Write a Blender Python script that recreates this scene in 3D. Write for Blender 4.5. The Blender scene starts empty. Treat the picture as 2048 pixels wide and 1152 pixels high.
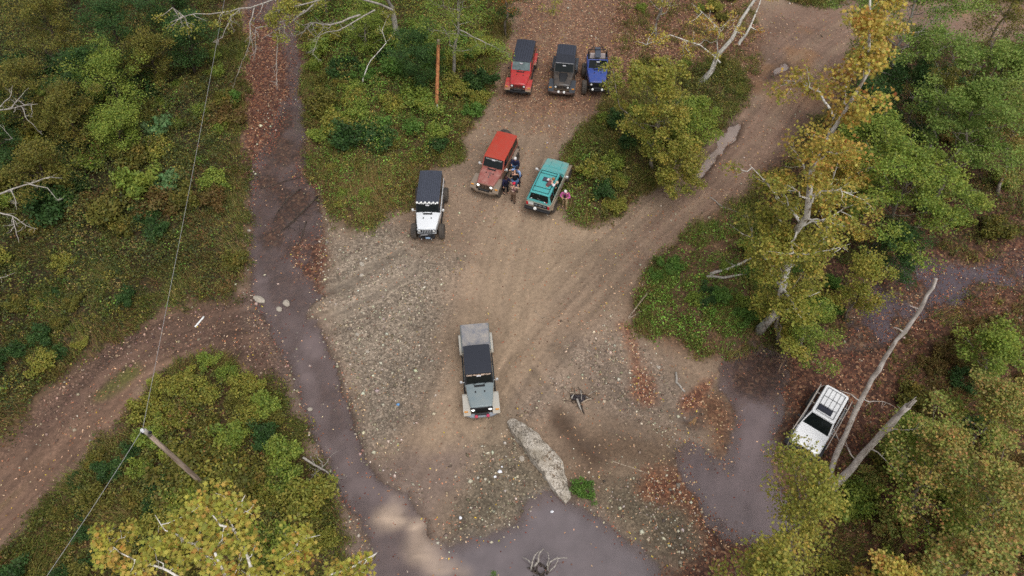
import bpy, bmesh, math, random
import numpy as np
from math import radians, sin, cos, pi, atan2, hypot
from mathutils import Vector, Matrix

# ------------------------------------------------------------------ camera, sky, sun, exposure
SC = bpy.context.scene
COL = SC.collection
CAM_H, CAM_PITCH, CAM_F = 34.0, radians(55), 1400.0
cam = bpy.data.cameras.new("camera")
cam.sensor_width = 36.0
cam.lens = CAM_F / 2048 * 36.0
cam.clip_start = 0.5
cam.clip_end = 2000
camo = bpy.data.objects.new("camera", cam)
COL.objects.link(camo)
camo.location = (0, 0, CAM_H)
camo.rotation_euler = (pi / 2 - CAM_PITCH, 0, 0)
SC.camera = camo

SUN_EL, SUN_ROT = radians(66), radians(150)
world = bpy.data.worlds.new("World")
SC.world = world
world.use_nodes = True
wn = world.node_tree.nodes
wl = world.node_tree.links
sky = wn.new("ShaderNodeTexSky")
sky.sky_type = 'NISHITA'
sky.sun_disc = False
sky.sun_elevation = SUN_EL
sky.sun_rotation = SUN_ROT
sky.air_density = 1.0
sky.dust_density = 4.0
hs = wn.new("ShaderNodeHueSaturation")          # an overcast sky has little blue in it
hs.inputs['Saturation'].default_value = 0.22
wl.new(sky.outputs[0], hs.inputs['Color'])
bg = wn['Background']
bg.inputs['Strength'].default_value = 0.13
wl.new(hs.outputs[0], bg.inputs['Color'])

sun = bpy.data.lights.new("sun", 'SUN')
sun.energy = 1.0
sun.angle = radians(50)
sun.color = (1.0, 0.98, 0.95)
suno = bpy.data.objects.new("sun", sun)
COL.objects.link(suno)
# Nishita: rotation 0 = +Y, clockwise seen from above
sd = Vector((sin(SUN_ROT) * cos(SUN_EL), cos(SUN_ROT) * cos(SUN_EL), sin(SUN_EL)))
suno.rotation_euler = sd.to_track_quat('Z', 'Y').to_euler()
suno.location = (0, 0, 60)

SC.view_settings.view_transform = 'Standard'
SC.view_settings.look = 'None'
SC.view_settings.exposure = 0.22
SC.view_settings.gamma = 1
try:
    SC.cycles.max_bounces = 6
    SC.cycles.use_denoising = False
    SC.cycles.diffuse_bounces = 3
    SC.cycles.glossy_bounces = 2
    SC.cycles.transmission_bounces = 3
    SC.cycles.transparent_max_bounces = 8
except Exception:
    pass

# ------------------------------------------------------------------ helpers
rnd = random.Random(5)
RG = np.random.default_rng(11)
SP, CP = sin(CAM_PITCH), cos(CAM_PITCH)


def G(px, py, z=0.0):
    """where the sight line through a point of the photograph meets height z"""
    u = (px - 1024) / CAM_F
    v = (py - 576) / CAM_F
    t = (CAM_H - z) / (SP + v * CP)
    return (u * t, (CP - v * SP) * t)


def lin(*c):
    return tuple((x / 255 / 12.92 if x / 255 <= .04045 else ((x / 255 + .055) / 1.055) ** 2.4) for x in c)


def hash2(ix, iy, seed):
    h = (ix.astype(np.int64) * 374761393 + iy.astype(np.int64) * 668265263 + seed * 1274126177) & 0xffffffff
    h = ((h ^ (h >> 13)) * 1274126177) & 0xffffffff
    h = h ^ (h >> 16)
    return (h & 0xffffff) / float(0xffffff)


def vnoise(x, y, seed=0):
    x = np.asarray(x, float); y = np.asarray(y, float)
    ix = np.floor(x); iy = np.floor(y)
    fx = x - ix; fy = y - iy
    fx = fx * fx * (3 - 2 * fx); fy = fy * fy * (3 - 2 * fy)
    a = hash2(ix, iy, seed); b = hash2(ix + 1, iy, seed)
    c = hash2(ix, iy + 1, seed); d = hash2(ix + 1, iy + 1, seed)
    return (a * (1 - fx) + b * fx) * (1 - fy) + (c * (1 - fx) + d * fx) * fy


def fbm(x, y, octv=4, seed=0):
    s = 0; a = .5; n = 0
    for i in range(octv):
        s = s + a * vnoise(x * 2 ** i + 17.3 * i, y * 2 ** i - 9.1 * i, seed + i)
        n += a; a *= .5
    return s / n - .5          # about -.5 .. .5


def sstep(a, b, x):
    t = np.clip((x - a) / (b - a), 0, 1)
    return t * t * (3 - 2 * t)


def mix(a, b, t):
    return a + (b - a) * t


# ------------------------------------------------------------------ outlines of the ground's regions (photo points laid on the ground)
REG = {
    'bank_left': [(-700, -200), (480, -200), (480, 0), (492, 100), (492, 180), (487, 300), (497, 440), (500, 560), (470, 600), (400, 612), (280, 638), (200, 690), (110, 770), (30, 860), (-20, 895), (-400, 1150), (-900, 1150)],
    'bank_mid': [(612, -200), (600, 0), (603, 90), (612, 200), (608, 290), (640, 390), (655, 440), (700, 468), (740, 458), (765, 430), (820, 415), (838, 345), (900, 330), (950, 265), (982, 210), (995, 140), (1010, 60), (1030, 0), (1030, -200)],
    'island': [(1225, 200), (1180, 250), (1140, 285), (1112, 335), (1108, 400), (1130, 445), (1180, 462), (1240, 435), (1300, 385), (1360, 330), (1410, 280), (1470, 230), (1500, 170), (1470, 120), (1300, 150)],
    'island_litter': [(1235, -200), (1540, -200), (1500, 20), (1530, 60), (1505, 170), (1470, 150), (1225, 220)],
    'bank_right': [(1265, 590), (1300, 535), (1400, 450), (1480, 395), (1560, 320), (1640, 240), (1690, 190), (1740, 90), (2400, 90), (2600, 480), (2050, 480), (1960, 515), (1890, 500), (1850, 480), (1765, 515), (1710, 600), (1680, 650), (1600, 695), (1560, 690), (1500, 688), (1440, 718), (1400, 718), (1330, 690), (1270, 650)],
    'thicket_low': [(575, 800), (600, 850), (625, 910), (658, 970), (688, 1020), (690, 1090), (690, 1300), (600, 1700), (-900, 1700), (-500, 1400), (0, 1110), (100, 1005), (190, 905), (265, 815), (330, 745), (400, 705), (460, 715), (530, 745)],
    'forest_low': [(1560, 1110), (1640, 1000), (1780, 880), (1800, 760), (1860, 680), (1960, 620), (2060, 590), (2600, 560), (2600, 1700), (1500, 1700)],
    'litter_right': [(1570, 690), (1690, 640), (1770, 500), (1900, 400), (2600, 300), (2600, 1700), (1320, 1700), (1320, 1140), (1440, 1070), (1560, 1090), (1560, 960), (1560, 850)],
    'verge_top': [(1575, -200), (1580, 0), (1640, 12), (1740, 3), (2300, -10), (2300, -200)],
    'stream': [(605, 215), (610, 290), (640, 400), (640, 520), (634, 590), (604, 622), (640, 660), (670, 740), (690, 800), (705, 870), (738, 935), (775, 975), (800, 985), (830, 1030), (862, 1090), (930, 1150), (930, 1350), (700, 1350), (735, 1150), (745, 1080), (728, 1030), (690, 1000), (668, 940), (640, 880), (615, 830), (590, 760), (560, 690), (530, 640), (507, 590), (499, 500), (502, 420), (512, 340), (545, 250), (565, 200)],
    'stream_upper': [(497, -200), (597, -200), (602, 90), (605, 215), (612, 310), (500, 420), (495, 300), (492, 180)],
    'pond': [(880, 1114), (940, 1087), (1000, 1070), (1040, 1050), (1068, 1015), (1095, 1000), (1130, 1008), (1160, 1022), (1195, 1040), (1240, 1080), (1290, 1115), (1312, 1140), (1300, 1400), (860, 1400), (868, 1150)],
    'creek': [(1455, 722), (1500, 695), (1560, 700), (1568, 760), (1552, 850), (1530, 915), (1540, 960), (1580, 1000), (1600, 1060), (1560, 1090), (1500, 1080), (1450, 1062), (1415, 1010), (1375, 945), (1366, 905), (1385, 893), (1410, 910), (1425, 937), (1462, 945), (1470, 890), (1482, 850), (1472, 810), (1446, 770)],
    'creek_upper': [(1675, 700), (1690, 650), (1740, 575), (1770, 528), (1850, 497), (1885, 522), (1960, 535), (2060, 500), (2300, 480), (2300, 560), (2040, 578), (1960, 590), (1900, 620), (1830, 640), (1760, 690), (1700, 705)],
    'puddle_road': [(1375, 352), (1400, 325), (1440, 270), (1460, 248), (1488, 243), (1472, 280), (1432, 322), (1410, 360)],
    'puddle_far': [(1532, 160), (1545, 138), (1572, 124), (1578, 132), (1556, 150)],
    'puddle_small': [(1372, 842), (1392, 826), (1402, 860), (1382, 852)],
    'silt_one': [(770, 975), (800, 985), (818, 1010), (815, 1045), (790, 1065), (765, 1065), (745, 1040), (755, 1010), (785, 1000)],
    'silt_two': [(812, 1040), (850, 1035), (864, 1090), (880, 1130), (920, 1150), (880, 1160), (840, 1120), (808, 1110)],
    'wet': [(640, 640), (700, 850), (740, 925), (900, 880), (945, 905), (900, 1000), (875, 1085), (960, 1080), (1070, 1000), (1130, 990), (1240, 1060), (1330, 1150), (1330, 1400), (690, 1400), (680, 1000), (640, 900), (560, 760), (500, 600)],
    'gravel_left': [(645, 470), (700, 480), (760, 450), (830, 480), (900, 520), (880, 620), (870, 720), (830, 830), (790, 900), (730, 900), (700, 800), (650, 660), (640, 560)],
    'gravel_mid': [(1030, 830), (1130, 700), (1230, 640), (1290, 700), (1400, 800), (1390, 880), (1300, 860), (1180, 800), (1100, 810)],
    'gravel_pond': [(1010, 850), (1130, 1000), (1070, 1010), (1000, 1065), (890, 1100), (900, 1000), (960, 910)],
    'gravel_low': [(1180, 960), (1300, 930), (1370, 960), (1440, 1070), (1400, 1160), (1310, 1130), (1200, 1040)],
    'gravel_track': [(500, 585), (560, 620), (600, 720), (560, 770), (430, 700), (300, 720), (200, 800), (60, 900), (0, 880), (180, 700), (300, 640), (420, 615)],
    'mud_dark': [(1085, 815), (1110, 810), (1150, 860), (1200, 870), (1220, 930), (1180, 935), (1130, 880), (1095, 850)],
    'brown_right': [(1130, 850), (1260, 870), (1380, 900), (1370, 950), (1250, 950), (1160, 980), (1140, 930)],
    'litter_lane': [(1245, 650), (1262, 650), (1290, 740), (1310, 810), (1285, 820), (1262, 740)],
    'litter_lane_two': [(1440, 740), (1450, 730), (1400, 800), (1370, 820), (1365, 805)],
    'litter_bar': [(1400, 800), (1440, 780), (1475, 840), (1465, 890), (1450, 930), (1425, 920), (1420, 860)],
    'litter_shore': [(1290, 945), (1370, 950), (1400, 1010), (1440, 1075), (1420, 1085), (1370, 1010), (1290, 985)],
    'litter_top': [(1045, -200), (1300, -200), (1300, 60), (1225, 190), (1120, 260), (1060, 240), (1000, 240), (985, 180), (1010, 60)],
    'grass_strip': [(180, 790), (270, 735), (275, 745), (190, 805)],
    'road_right': [(1290, 470), (1500, 170), (1530, 20), (1760, -20), (2100, -10), (2100, 60), (1740, 100), (1690, 190), (1560, 330), (1400, 450), (1300, 535), (1250, 540)],
    'leaf_bar': [(494, 40), (560, 60), (575, 150), (572, 230), (545, 300), (515, 320), (496, 330), (490, 200)],
    'leaf_heap': [(590, 320), (640, 330), (640, 370), (600, 370), (580, 345)],
    'leaf_shore': [(560, 480), (640, 455), (640, 590), (610, 560), (585, 540)],
    'track_left': [(-900, 1700), (-300, 1300), (0, 1110), (190, 905), (330, 745), (400, 705), (530, 745), (600, 740), (570, 640), (505, 580), (280, 620), (0, 860), (-400, 1130)],
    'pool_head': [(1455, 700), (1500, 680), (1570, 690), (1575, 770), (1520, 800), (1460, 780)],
    'sandy': [(1010, 430), (1150, 420), (1200, 470), (1130, 560), (1050, 700), (1010, 860), (930, 900), (850, 900), (890, 760), (900, 640), (960, 520)],
}
TRACKS = [
    [(1140, -150), (1110, 60), (1075, 250), (1020, 430), (985, 560), (955, 700), (900, 880), (830, 1020), (720, 1180)],
    [(2000, 20), (1760, 40), (1620, 120), (1500, 260), (1385, 385), (1220, 530), (1080, 680), (985, 830), (900, 960)],
    [(-200, 1200), (0, 1000), (150, 840), (300, 720), (450, 655), (560, 640), (700, 590), (800, 530), (900, 480)],
    [(1020, 640), (1130, 780), (1190, 880), (1290, 900), (1420, 900)],
    [(1250, 600), (1300, 720), (1390, 850), (1400, 930)],
]

# coarse signed distances, positive inside
GX0, GX1, GY0, GY1, GS = -60.0, 62.0, -6.0, 72.0, 0.3
gxc = np.arange(GX0, GX1 + GS, GS); gyc = np.arange(GY0, GY1 + GS, GS)
_X, _Y = np.meshgrid(gxc, gyc, indexing='xy')


def seg_dist(X, Y, a, b):
    dx, dy = b[0] - a[0], b[1] - a[1]
    L2 = dx * dx + dy * dy + 1e-12
    t = np.clip(((X - a[0]) * dx + (Y - a[1]) * dy) / L2, 0, 1)
    return np.hypot(X - a[0] - t * dx, Y - a[1] - t * dy), t


def poly_sd(X, Y, pts):
    d = np.full(X.shape, 1e9); ins = np.zeros(X.shape, bool)
    n = len(pts)
    for i in range(n):
        a, b = pts[i], pts[(i + 1) % n]
        d = np.minimum(d, seg_dist(X, Y, a, b)[0])
        c = ((a[1] > Y) != (b[1] > Y)) & (X < (b[0] - a[0]) * (Y - a[1]) / (b[1] - a[1] + 1e-12) + a[0])
        ins ^= c
    return np.where(ins, d, -d)


def clamp_pt(p):
    return G(p[0], max(p[1], -320))


SDF = {k: poly_sd(_X, _Y, [clamp_pt(p) for p in v]) for k, v in REG.items()}
TRK = []
for tr in TRACKS:
    P0_ = [clamp_pt(p) for p in tr]; P = []
    for i_ in range(len(P0_) - 1):                      # a smooth curve through the points
        k0, k1, k2, k3 = P0_[max(i_ - 1, 0)], P0_[i_], P0_[i_ + 1], P0_[min(i_ + 2, len(P0_) - 1)]
        for s_ in range(10):
            t_ = s_ / 10
            P.append(tuple(.5 * (2 * k1[c_] + (k2[c_] - k0[c_]) * t_ + (2 * k0[c_] - 5 * k1[c_] + 4 * k2[c_] - k3[c_]) * t_ ** 2 + (3 * k1[c_] - k0[c_] - 3 * k2[c_] + k3[c_]) * t_ ** 3) for c_ in (0, 1)))
    P.append(P0_[-1])
    best = np.full(_X.shape, 1e9); lat = np.zeros(_X.shape); lon = np.zeros(_X.shape); acc = 0
    for a, b in zip(P[:-1], P[1:]):
        d, t = seg_dist(_X, _Y, a, b)
        L = hypot(b[0] - a[0], b[1] - a[1])
        sgn = np.sign((b[0] - a[0]) * (_Y - a[1]) - (b[1] - a[1]) * (_X - a[0]))
        m = d < best
        best = np.where(m, d, best); lat = np.where(m, d * sgn, lat); lon = np.where(m, acc + t * L, lon)
        acc += L
    TRK.append((np.copysign(np.abs(lat) + 9 * (1 - sstep(0, 3, lon) * sstep(acc, acc - 3, lon)), lat), lon))


def bil(F, x, y):
    fx = np.clip((np.asarray(x) - GX0) / GS, 0, F.shape[1] - 1.001)
    fy = np.clip((np.asarray(y) - GY0) / GS, 0, F.shape[0] - 1.001)
    ix = fx.astype(int); iy = fy.astype(int); fx = fx - ix; fy = fy - iy
    return (F[iy, ix] * (1 - fx) + F[iy, ix + 1] * fx) * (1 - fy) + (F[iy + 1, ix] * (1 - fx) + F[iy + 1, ix + 1] * fx) * fy


def M(name, x, y, edge=.35, wob=.7, fr=.7, sh=0.0):
    s = bil(SDF[name], x, y) + sh
    if wob:
        s = s + wob * fbm(x * fr, y * fr, 4, 3 + len(name)) * 1.6
    return sstep(-edge, edge, s)


def mmax(names, x, y, **k):
    r = 0
    for n in names:
        r = np.maximum(r, M(n, x, y, **k))
    return r


VEG = ('bank_left', 'bank_mid', 'island', 'bank_right', 'thicket_low', 'verge_top')
WATERS = ('stream', 'pond', 'creek', 'creek_upper', 'puddle_road', 'puddle_far', 'puddle_small', 'stream_upper')
WL = -0.12


def veg_mask(x, y, wob=.9):
    return mmax(VEG, x, y, edge=.45, wob=wob, fr=.55)


def height(x, y):
    x = np.asarray(x, float); y = np.asarray(y, float)
    h = 0.10 * fbm(x * .35, y * .35, 3, 40) + 0.05 * fbm(x * 1.6, y * 1.6, 3, 44)
    v = np.zeros_like(x)
    for n in VEG:
        s = bil(SDF[n], x, y)
        v = np.maximum(v, .22 * sstep(-.5, .7, s) + .35 * sstep(.5, 4, s))
    h = h + v + .25 * np.clip(v, 0, .6) * fbm(x * .5, y * .5, 3, 47)
    h = h + .15 * M('forest_low', x, y, edge=2, wob=0) + .1 * M('island_litter', x, y, edge=1, wob=0)
    for n, dep in (('stream', .34), ('stream_upper', .24), ('pond', .42), ('creek', .40), ('creek_upper', .28), ('puddle_road', .17), ('puddle_far', .16), ('puddle_small', .2)):
        s = bil(SDF[n], x, y) + (.25 if dep > .2 else .3) * fbm(x * .9, y * .9, 4, 50) * 2
        if dep < .2:
            k_ = sstep(-.25, .35, s); h = h * (1 - k_) + (WL - .035 + .26 * fbm(x * 1.2, y * 1.2, 4, 53)) * k_
            continue
        s = s + .35 * fbm(x * 2.2, y * 2.2, 3, 57)
        wd = 1.2 if n in ('pond', 'creek') else .7
        h = h - dep * sstep(-wd, wd * .9, s) * (1 - .6 * sstep(0, .4, v))
        if n in ('stream', 'stream_upper', 'creek_upper'): h = h + sstep(-.3, .6, s) * ((.14 if n != 'creek_upper' else .40) * fbm(x * .8, y * .8, 4, 54) + .05 * fbm(x * 3, y * 3, 2, 55) + (.13 if n == 'creek_upper' else 0))
    h = h + .24 * M('leaf_bar', x, y, edge=.8, wob=.8) + .2 * M('leaf_heap', x, y, edge=.5, wob=.5) + .2 * M('leaf_shore', x, y, edge=.6, wob=.8)
    for i, (la, lo) in enumerate(TRK):
        lt = bil(la, x, y); ln = bil(lo, x, y)
        w = sstep(3.2, 1.6, np.abs(lt))
        h = h - w * .05 * np.exp(-((np.abs(lt + .5 * fbm(ln * .15, ln * 0 + i, 2, 60)) - .8) / .22) ** 2) * (0.4 + vnoise(ln * .2, lt * 0 + i, 61))
        h = h + w * .03 * fbm(lt * 5, ln * .35, 2, 62 + i)
    return h


def hz(x, y):
    return float(height(np.array([x]), np.array([y]))[0])


# ------------------------------------------------------------------ object and mesh helpers
def tag(o, label=None, cat=None, group=None, kind=None):
    if label: o['label'] = label
    if cat: o['category'] = cat
    if group: o['group'] = group
    if kind: o['kind'] = kind
    return o


def empty(name, loc=(0, 0, 0), rz=0.0):
    o = bpy.data.objects.new(name, None)
    o.empty_display_size = .3
    o.location = loc; o.rotation_euler = (0, 0, rz)
    COL.objects.link(o)
    return o


def np_mesh(name, V, F, k=None, col=None, mats=(), smooth=False, mat_idx=None, masks=None):
    """V (N,3); F (M,k) with equal sized faces"""
    me = bpy.data.meshes.new(name)
    V = np.ascontiguousarray(V, np.float32); F = np.ascontiguousarray(F, np.int32)
    n, k = F.shape
    me.vertices.add(len(V)); me.vertices.foreach_set('co', V.ravel())
    me.loops.add(n * k); me.loops.foreach_set('vertex_index', F.ravel())
    me.polygons.add(n)
    me.polygons.foreach_set('loop_start', np.arange(0, n * k, k, dtype=np.int32))
    me.polygons.foreach_set('loop_total', np.full(n, k, np.int32))
    if smooth: me.polygons.foreach_set('use_smooth', np.ones(n, bool))
    if mat_idx is not None: me.polygons.foreach_set('material_index', np.ascontiguousarray(mat_idx, np.int32))
    me.update(calc_edges=True)
    for an, c in (('Col', col), ('Mask', masks)):
        if c is not None:
            c = np.asarray(c, np.float32)
            if c.shape[1] == 3: c = np.concatenate([c, np.ones((len(c), 1), np.float32)], 1)
            a = me.color_attributes.new(an, 'FLOAT_COLOR', 'POINT')
            a.data.foreach_set('color', np.ascontiguousarray(c, np.float32).ravel())
    for m in mats: me.materials.append(m)
    me.validate()
    return me


def link(name, me, parent=None, loc=None):
    o = bpy.data.objects.new(name, me)
    COL.objects.link(o)
    if parent is not None: o.parent = parent
    if loc is not None: o.location = loc
    return o


class MB:
    """collects simple solids into one mesh"""
    def __init__(s): s.v = []; s.f = []
    def add(s, vs, fs):
        o = len(s.v); s.v += [tuple(p) for p in vs]; s.f += [tuple(i + o for i in f) for f in fs]; return s
    def box(s, x0, x1, y0, y1, z0, z1):
        return s.hexa([(x0, y0, z0), (x1, y0, z0), (x1, y1, z0), (x0, y1, z0)], [(x0, y0, z1), (x1, y0, z1), (x1, y1, z1), (x0, y1, z1)])
    def hexa(s, lo, hi):
        return s.add(list(lo) + list(hi), [(3, 2, 1, 0), (4, 5, 6, 7), (0, 1, 5, 4), (1, 2, 6, 5), (2, 3, 7, 6), (3, 0, 4, 7)])
    def slab(s, q, off):
        """quad q (4 pts) with thickness off (vector)"""
        return s.hexa(q, [tuple(a + b for a, b in zip(p, off)) for p in q])
    def loft(s, rings, caps=True):
        n = len(rings[0]); vs = [p for r in rings for p in r]; fs = []
        for i in range(len(rings) - 1):
            for j in range(n):
                k = (j + 1) % n
                fs.append((i * n + j, i * n + k, (i + 1) * n + k, (i + 1) * n + j))
        if caps:
            fs.append(tuple(reversed(range(n)))); fs.append(tuple((len(rings) - 1) * n + j for j in range(n)))
        return s.add(vs, fs)
    def tube(s, path, r, seg=8, caps=True):
        P = [Vector(p) for p in path]; rr = r if isinstance(r, (list, tuple)) else [r] * len(P)
        rings = []; up = Vector((0, 0, 1))
        for i, p in enumerate(P):
            t = (P[min(i + 1, len(P) - 1)] - P[max(i - 1, 0)])
            t = t.normalized() if t.length > 1e-9 else Vector((0, 0, 1))
            a = t.cross(up)
            if a.length < .05: a = t.cross(Vector((1, 0, 0)))
            a.normalize(); b = a.cross(t).normalized()
            rings.append([p + rr[i] * (cos(2 * pi * j / seg) * a + sin(2 * pi * j / seg) * b) for j in range(seg)])
        return s.loft(rings, caps)
    def lathe(s, prof, c, axis='y', seg=24, rmod=None):
        rings = []
        for (r, a) in prof:
            ring = []
            for j in range(seg):
                t = 2 * pi * j / seg
                q = r + (rmod(j, r, a) if rmod else 0)
                u, w = q * cos(t), q * sin(t)
                if axis == 'y': ring.append((c[0] + u, c[1] + a, c[2] + w))
                elif axis == 'x': ring.append((c[0] + a, c[1] + u, c[2] + w))
                else: ring.append((c[0] + u, c[1] + w, c[2] + a))
            rings.append(ring)
        return s.loft(rings)
    def build(s, name, mat, parent=None, bevel=0.0, smooth=False, seg=2):
        me = bpy.data.meshes.new(name)
        me.from_pydata(s.v, [], s.f)
        bm = bmesh.new(); bm.from_mesh(me)
        bmesh.ops.recalc_face_normals(bm, faces=bm.faces)
        bm.to_mesh(me); bm.free()
        me.materials.append(mat)
        if smooth:
            me.polygons.foreach_set('use_smooth', [True] * len(me.polygons))
        o = link(name, me, parent)
        if bevel:
            b = o.modifiers.new('bevel', 'BEVEL'); b.width = bevel; b.segments = seg; b.limit_method = 'ANGLE'; b.angle_limit = radians(35)
            me.polygons.foreach_set('use_smooth', [True] * len(me.polygons))
            w = o.modifiers.new('wn', 'WEIGHTED_NORMAL'); w.keep_sharp = False
        return o

# ------------------------------------------------------------------ materials
def new_mat(name):
    m = bpy.data.materials.new(name); m.use_nodes = True
    nt = m.node_tree
    return m, nt.nodes, nt.links, nt.nodes['Principled BSDF']


def N(nodes, t, **kw):
    n = nodes.new(t)
    for k, v in kw.items(): setattr(n, k, v)
    return n


def mixc(nodes, links, fac, a, b, mode='MIX'):
    n = nodes.new('ShaderNodeMix'); n.data_type = 'RGBA'; n.blend_type = mode
    for s, v in ((n.inputs[0], fac), (n.inputs[6], a), (n.inputs[7], b)):
        if hasattr(v, 'is_linked'): links.new(v, s)
        elif isinstance(v, (int, float)): s.default_value = v
        else: s.default_value = tuple(v) + (1,) if len(v) == 3 else v
    return n.outputs[2]


def ramp(nodes, links, src, stops):
    r = nodes.new('ShaderNodeValToRGB')
    e = r.color_ramp.elements
    while len(e) < len(stops): e.new(.5)
    for el, (p, c) in zip(e, stops):
        el.position = p
        el.color = (c, c, c, 1) if isinstance(c, (int, float)) else tuple(c) + (1,)
    links.new(src, r.inputs[0])
    return r.outputs[0]


def noise(nodes, links, vec, scale, detail=4, rough=.55):
    n = nodes.new('ShaderNodeTexNoise'); n.inputs['Scale'].default_value = scale
    n.inputs['Detail'].default_value = detail; n.inputs['Roughness'].default_value = rough
    links.new(vec, n.inputs['Vector'])
    return n.outputs[0]


def math_(nodes, links, op, a, b=None, clamp=False):
    n = nodes.new('ShaderNodeMath'); n.operation = op; n.use_clamp = clamp
    for s, v in ((n.inputs[0], a), (n.inputs[1], b)):
        if v is None: continue
        if hasattr(v, 'is_linked'): links.new(v, s)
        else: s.default_value = v
    return n.outputs[0]


def ground_material():
    m, nd, lk, p = new_mat('earth')
    col = N(nd, 'ShaderNodeAttribute', attribute_name='Col')
    msk = N(nd, 'ShaderNodeAttribute', attribute_name='Mask')
    sep = nd.new('ShaderNodeSeparateColor'); lk.new(msk.outputs['Color'], sep.inputs[0])
    geo = nd.new('ShaderNodeNewGeometry'); pos = geo.outputs['Position']
    # stones: cells of differing grey
    vo = N(nd, 'ShaderNodeTexVoronoi'); vo.inputs['Scale'].default_value = 11; lk.new(pos, vo.inputs['Vector'])
    vs = nd.new('ShaderNodeSeparateColor'); lk.new(vo.outputs['Color'], vs.inputs[0])
    stone = ramp(nd, lk, vs.outputs[0], [(0, .45), (.5, .85), (.82, 1.1), (1, 1.6)])
    stone = mixc(nd, lk, 1, stone, ramp(nd, lk, vo.outputs['Distance'], [(0, 1.1), (.55, .95), (.9, .55)]), 'MULTIPLY')
    c = mixc(nd, lk, sep.outputs[0], (1, 1, 1), stone)
    c = mixc(nd, lk, 1, col.outputs['Color'], c, 'MULTIPLY')
    # litter: overlapping leaf-sized cells
    v2 = N(nd, 'ShaderNodeTexVoronoi'); v2.inputs['Scale'].default_value = 7.5; lk.new(pos, v2.inputs['Vector'])
    v2s = nd.new('ShaderNodeSeparateColor'); lk.new(v2.outputs['Color'], v2s.inputs[0])
    lc = ramp(nd, lk, v2s.outputs[1], [(0, lin(54, 34, 30)), (.35, lin(84, 54, 42)), (.65, lin(112, 76, 58)), (.88, lin(138, 98, 74)), (1, lin(168, 130, 98))])
    lf = math_(nd, lk, 'MULTIPLY', sep.outputs[2], ramp(nd, lk, v2s.outputs[0], [(.15, 0), (.3, 1)]))
    c = mixc(nd, lk, lf, c, lc)
    n1 = noise(nd, lk, pos, 5.0, 6, .65)
    n2 = noise(nd, lk, pos, 26.0, 3, .6)
    c = mixc(nd, lk, 1, c, ramp(nd, lk, n1, [(.25, .72), (.5, 1), (.75, 1.22)]), 'MULTIPLY')
    c = mixc(nd, lk, 1, c, ramp(nd, lk, n2, [(.3, .82), (.7, 1.16)]), 'MULTIPLY')
    lk.new(c, p.inputs['Base Color'])
    rg = nd.new('ShaderNodeMapRange'); lk.new(sep.outputs[1], rg.inputs[0])
    rg.inputs[3].default_value = .92; rg.inputs[4].default_value = .38
    lk.new(rg.outputs[0], p.inputs['Roughness'])
    p.inputs['Specular IOR Level'].default_value = .35
    hh = math_(nd, lk, 'ADD', n1, math_(nd, lk, 'MULTIPLY', vs.outputs[0], sep.outputs[0]))
    b = nd.new('ShaderNodeBump'); b.inputs['Distance'].default_value = .05; b.inputs['Strength'].default_value = .5
    lk.new(hh, b.inputs['Height']); lk.new(b.outputs[0], p.inputs['Normal'])
    return m


def water_material():
    m, nd, lk, p = new_mat('turbid_water')
    col = N(nd, 'ShaderNodeAttribute', attribute_name='Col')
    geo = nd.new('ShaderNodeNewGeometry')
    n1 = noise(nd, lk, geo.outputs['Position'], 1.1, 5, .6)
    c = mixc(nd, lk, 1, col.outputs['Color'], ramp(nd, lk, n1, [(.3, .86), (.7, 1.12)]), 'MULTIPLY')
    lk.new(c, p.inputs['Base Color'])
    p.inputs['Roughness'].default_value = .03
    p.inputs['IOR'].default_value = 1.7
    b = nd.new('ShaderNodeBump'); b.inputs['Distance'].default_value = .02; b.inputs['Strength'].default_value = .12
    lk.new(noise(nd, lk, geo.outputs['Position'], 4.0, 3, .5), b.inputs['Height']); lk.new(b.outputs[0], p.inputs['Normal'])
    tr = nd.new('ShaderNodeBsdfTransparent'); mx = nd.new('ShaderNodeMixShader')
    lk.new(col.outputs['Alpha'], mx.inputs[0]); lk.new(tr.outputs[0], mx.inputs[1]); lk.new(p.outputs[0], mx.inputs[2])
    lk.new(mx.outputs[0], nd['Material Output'].inputs['Surface'])
    return m


def leaf_material(name='leaf', trans=.3, rough=.55):
    m, nd, lk, p = new_mat(name)
    col = N(nd, 'ShaderNodeAttribute', attribute_name='Col')
    lk.new(col.outputs['Color'], p.inputs['Base Color'])
    p.inputs['Roughness'].default_value = rough
    p.inputs['Specular IOR Level'].default_value = .25
    if trans:
        t = nd.new('ShaderNodeBsdfTranslucent'); lk.new(col.outputs['Color'], t.inputs['Color'])
        mx = nd.new('ShaderNodeMixShader'); mx.inputs[0].default_value = trans
        lk.new(p.outputs[0], mx.inputs[1]); lk.new(t.outputs[0], mx.inputs[2])
        lk.new(mx.outputs[0], nd['Material Output'].inputs['Surface'])
    return m


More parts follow.
